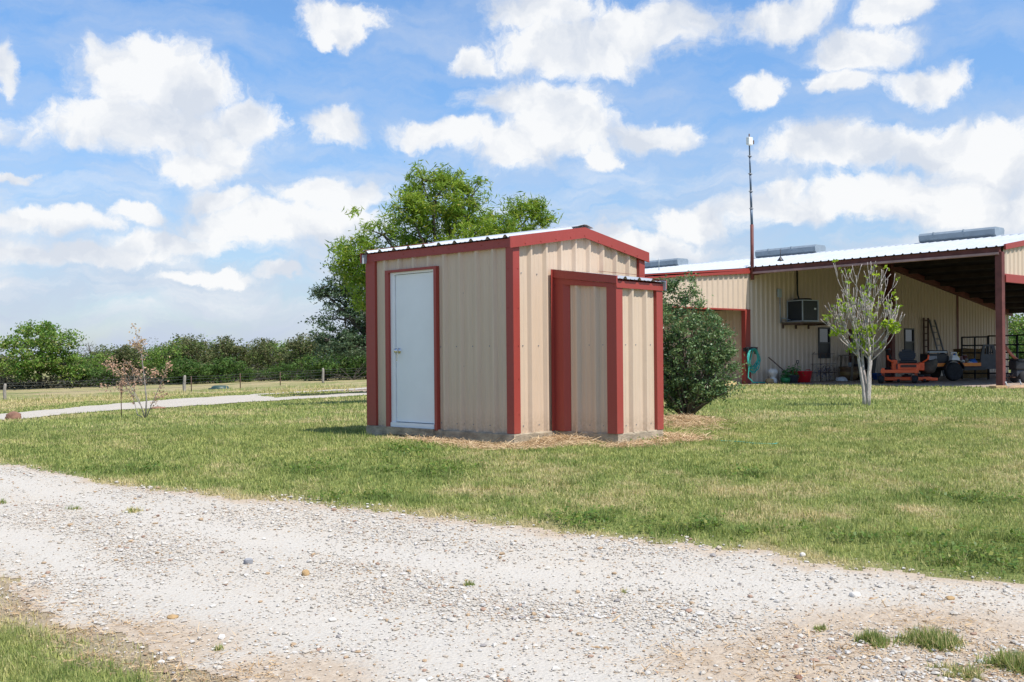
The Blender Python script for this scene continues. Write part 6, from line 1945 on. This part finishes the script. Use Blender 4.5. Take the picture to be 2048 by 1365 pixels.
# ------------------------------------------------------------------ fig tree in front of the barn
def grow(mb, p, d, L, r0, depth, rnd, tips, spread, upw, nseg=4):
    pts = [p]; rd = [r0]
    d = d.normalized()
    for i in range(nseg):
        d = (d + Vector((rnd.uniform(-1, 1), rnd.uniform(-1, 1), rnd.uniform(-.4, .6))) * 0.17 + Vector((0, 0, upw))).normalized()
        p = p + d * (L / nseg); pts.append(p); rd.append(max(0.006, r0 * (1 - 0.35 * (i + 1) / nseg)))
    mb.tube(pts, rd, 6 if r0 > 0.01 else 4)
    if depth == 0:
        tips.append((p, d)); return
    nk = rnd.choice((2, 2, 3)) if depth > 1 else rnd.choice((1, 2, 2))
    a0_ = rnd.random() * 6.28
    for k in range(nk):
        a = a0_ + k * 2 * PI / nk + rnd.uniform(-.5, .5)
        e = d.orthogonal().normalized(); f_ = d.cross(e)
        nd = d + (e * math.cos(a) + f_ * math.sin(a)) * spread * rnd.uniform(.6, 1.3)
        grow(mb, p, nd, L * rnd.uniform(.62, .9), rd[-1] * 0.72, depth - 1, rnd, tips, spread, upw, nseg)
    tips.append((pts[len(pts) // 2], d))


D_ = 21.6
b0 = at_depth(1731, D_)
fg = thing('fig_tree', 'young multi stemmed fig tree with bare pale twigs and lime leaves before the barn', 'tree', b0)
mb = MB(); tips = []; rnd = random.Random(19)
k = D_ / F
for x0, x1, y1, dz in ((-0.03, -0.19, -0.05, 1.18), (0.0, -0.03, 0.10, 1.2), (0.03, 0.06, -0.1, 1.25), (0.06, 0.13, 0.02, 1.08)):
    pts = [Vector((x0, 0.02, -0.06))]
    for i in range(1, 7):
        f_ = i / 6
        pts.append(Vector((x0 + (x1 - x0) * f_ ** 1.3 + rnd.uniform(-.012, .012), y1 * f_, dz * f_)))
    mb.tube(pts, [0.045, 0.037, 0.033, 0.032, 0.030, 0.028, 0.026], 8)
    top = pts[-1]
    grow(mb, top - Vector((0, 0, 0.02)), Vector((x1 * 0.35, rnd.uniform(-.1, .1), 1.0)), 0.66, 0.020, 3, rnd, tips, 0.38, 0.13)
    for j in range(4):
        a = j * 1.571 + rnd.uniform(-.4, .4)
        d = Vector((math.cos(a) * 1.35 + x1 * 0.9, math.sin(a) * 0.95, 0.9 + 0.35 * rnd.random()))
        grow(mb, top - Vector((0, 0, rnd.uniform(0, .25))), d, 0.46 * rnd.uniform(.85, 1.2), 0.016, 3, rnd, tips, 0.48, 0.15)
for a, s in ((0.0, 1.0), (PI, 1.0), (PI + .5, .9), (0.4, .9), (-0.5, .8), (PI - .6, .8)):     # low side limbs
    grow(mb, Vector((0.2 * math.cos(a), 0, 1.15)), Vector((math.cos(a), 0.1, 0.5)), 0.46, 0.016, 2, rnd, tips, 0.4, 0.16)
mb.build('trunk', M['palebark'], fg)
tp = np.array([list(t[0]) for t in tips])
r = np.random.default_rng(6)
c_pick = r.choice(len(tp), min(len(tp), 95), replace=False)
P_ = np.repeat(tp[c_pick], 3, axis=0) + r.normal(0, 0.03, (len(c_pick) * 3, 3))
low = tp[(tp[:, 2] < 1.75)]
lowc = low[r.choice(len(low), min(len(low), 24), replace=False)]
P2 = np.repeat(lowc, 12, axis=0) + r.normal(0, 0.05, (len(lowc) * 12, 3))
leaves(np.concatenate([P_, P2]), 0.095, 0.07, 91, 0.2, None, 'foliage', M['leaf_lime'], fg, 0.2)

# ------------------------------------------------------------------ coppery sapling and its stake
D_ = 22.6
b0 = at_depth(290, D_)
sg = thing('sapling', 'slender young sapling with coppery new leaves left on the lawn', 'sapling', b0)
mb = MB(); ends = []


def px_loc(px, py, dy=0.0):
    q = at(px, py, D_ + dy); return Vector((q[0] - b0[0], q[1] - b0[1], q[2] - b0[2]))


stems = [[(291, 838), (293, 800), (289, 760), (283, 710), (276, 690), (270, 655)], [(290, 836), (278, 800), (262, 775), (240, 750), (222, 735), (210, 730)],
         [(289, 836), (284, 815), (268, 790), (270, 760), (262, 730), (250, 725)], [(293, 836), (303, 810), (316, 780), (328, 755), (333, 735), (338, 725)], [(291, 838), (275, 830), (270, 810), (265, 790), (250, 770), (240, 768)],
         [(291, 760), (298, 755), (306, 748), (312, 740)], [(240, 750), (228, 728), (222, 718)], [(262, 775), (250, 752), (246, 730)], [(276, 700), (268, 690), (262, 685)], [(276, 695), (283, 685), (284, 678)], [(268, 790), (252, 782), (236, 778), (204, 772)], [(289, 770), (276, 752), (268, 742)], [(300, 812), (318, 795), (328, 790)]]
Lp = []
for i, s in enumerate(stems):
    rr_ = random.Random(i)
    ps = [px_loc(x, y, 0.3 * math.sin(i * 1.9) * j / len(s)) for j, (x, y) in enumerate(s)]
    r0 = 0.018 if i == 0 else 0.011 if i < 5 else 0.006
    mb.tube(ps, [r0 * (1 - 0.75 * j / (len(ps) - 1)) for j in range(len(ps))], 6)
    for j in range(len(ps) // 2, len(ps)):
        a_, b_ = ps[j - 1], ps[j]
        for f_ in (0.35, 0.7, 1.0): Lp.append(a_.lerp(b_, f_))
mb.build('stems', M['stem'], sg)
Lp = np.array([list(q) for q in Lp])
r = np.random.default_rng(8)
P_ = np.repeat(Lp, 8, axis=0) + r.normal(0, 0.045, (len(Lp) * 8, 3))
tn = np.zeros((len(P_), 2)); tn[:, 0] = 0.5; tn[:, 1] = np.clip((P_[:, 2] - 1.2) / 0.8, 0, 0.8) * r.random(len(P_))
leaves(P_, 0.062, 0.034, 92, 0.2, tn, 'foliage', M['leaf_copper'], sg, 0.2)
q = at_depth(242, 23.5)
sk = thing('garden_stake', 'thin dark steel stake in the lawn left of the sapling', 'stake', q)
MB().tube([(0, 0, -0.1), (-0.01, 0, 0.80)], 0.010, 6).build('rod', M['rust'], sk)
MB().box(-0.022, 0.004, -0.012, 0.012, 0.72, 0.80).build('cap', M['rust'], sk)
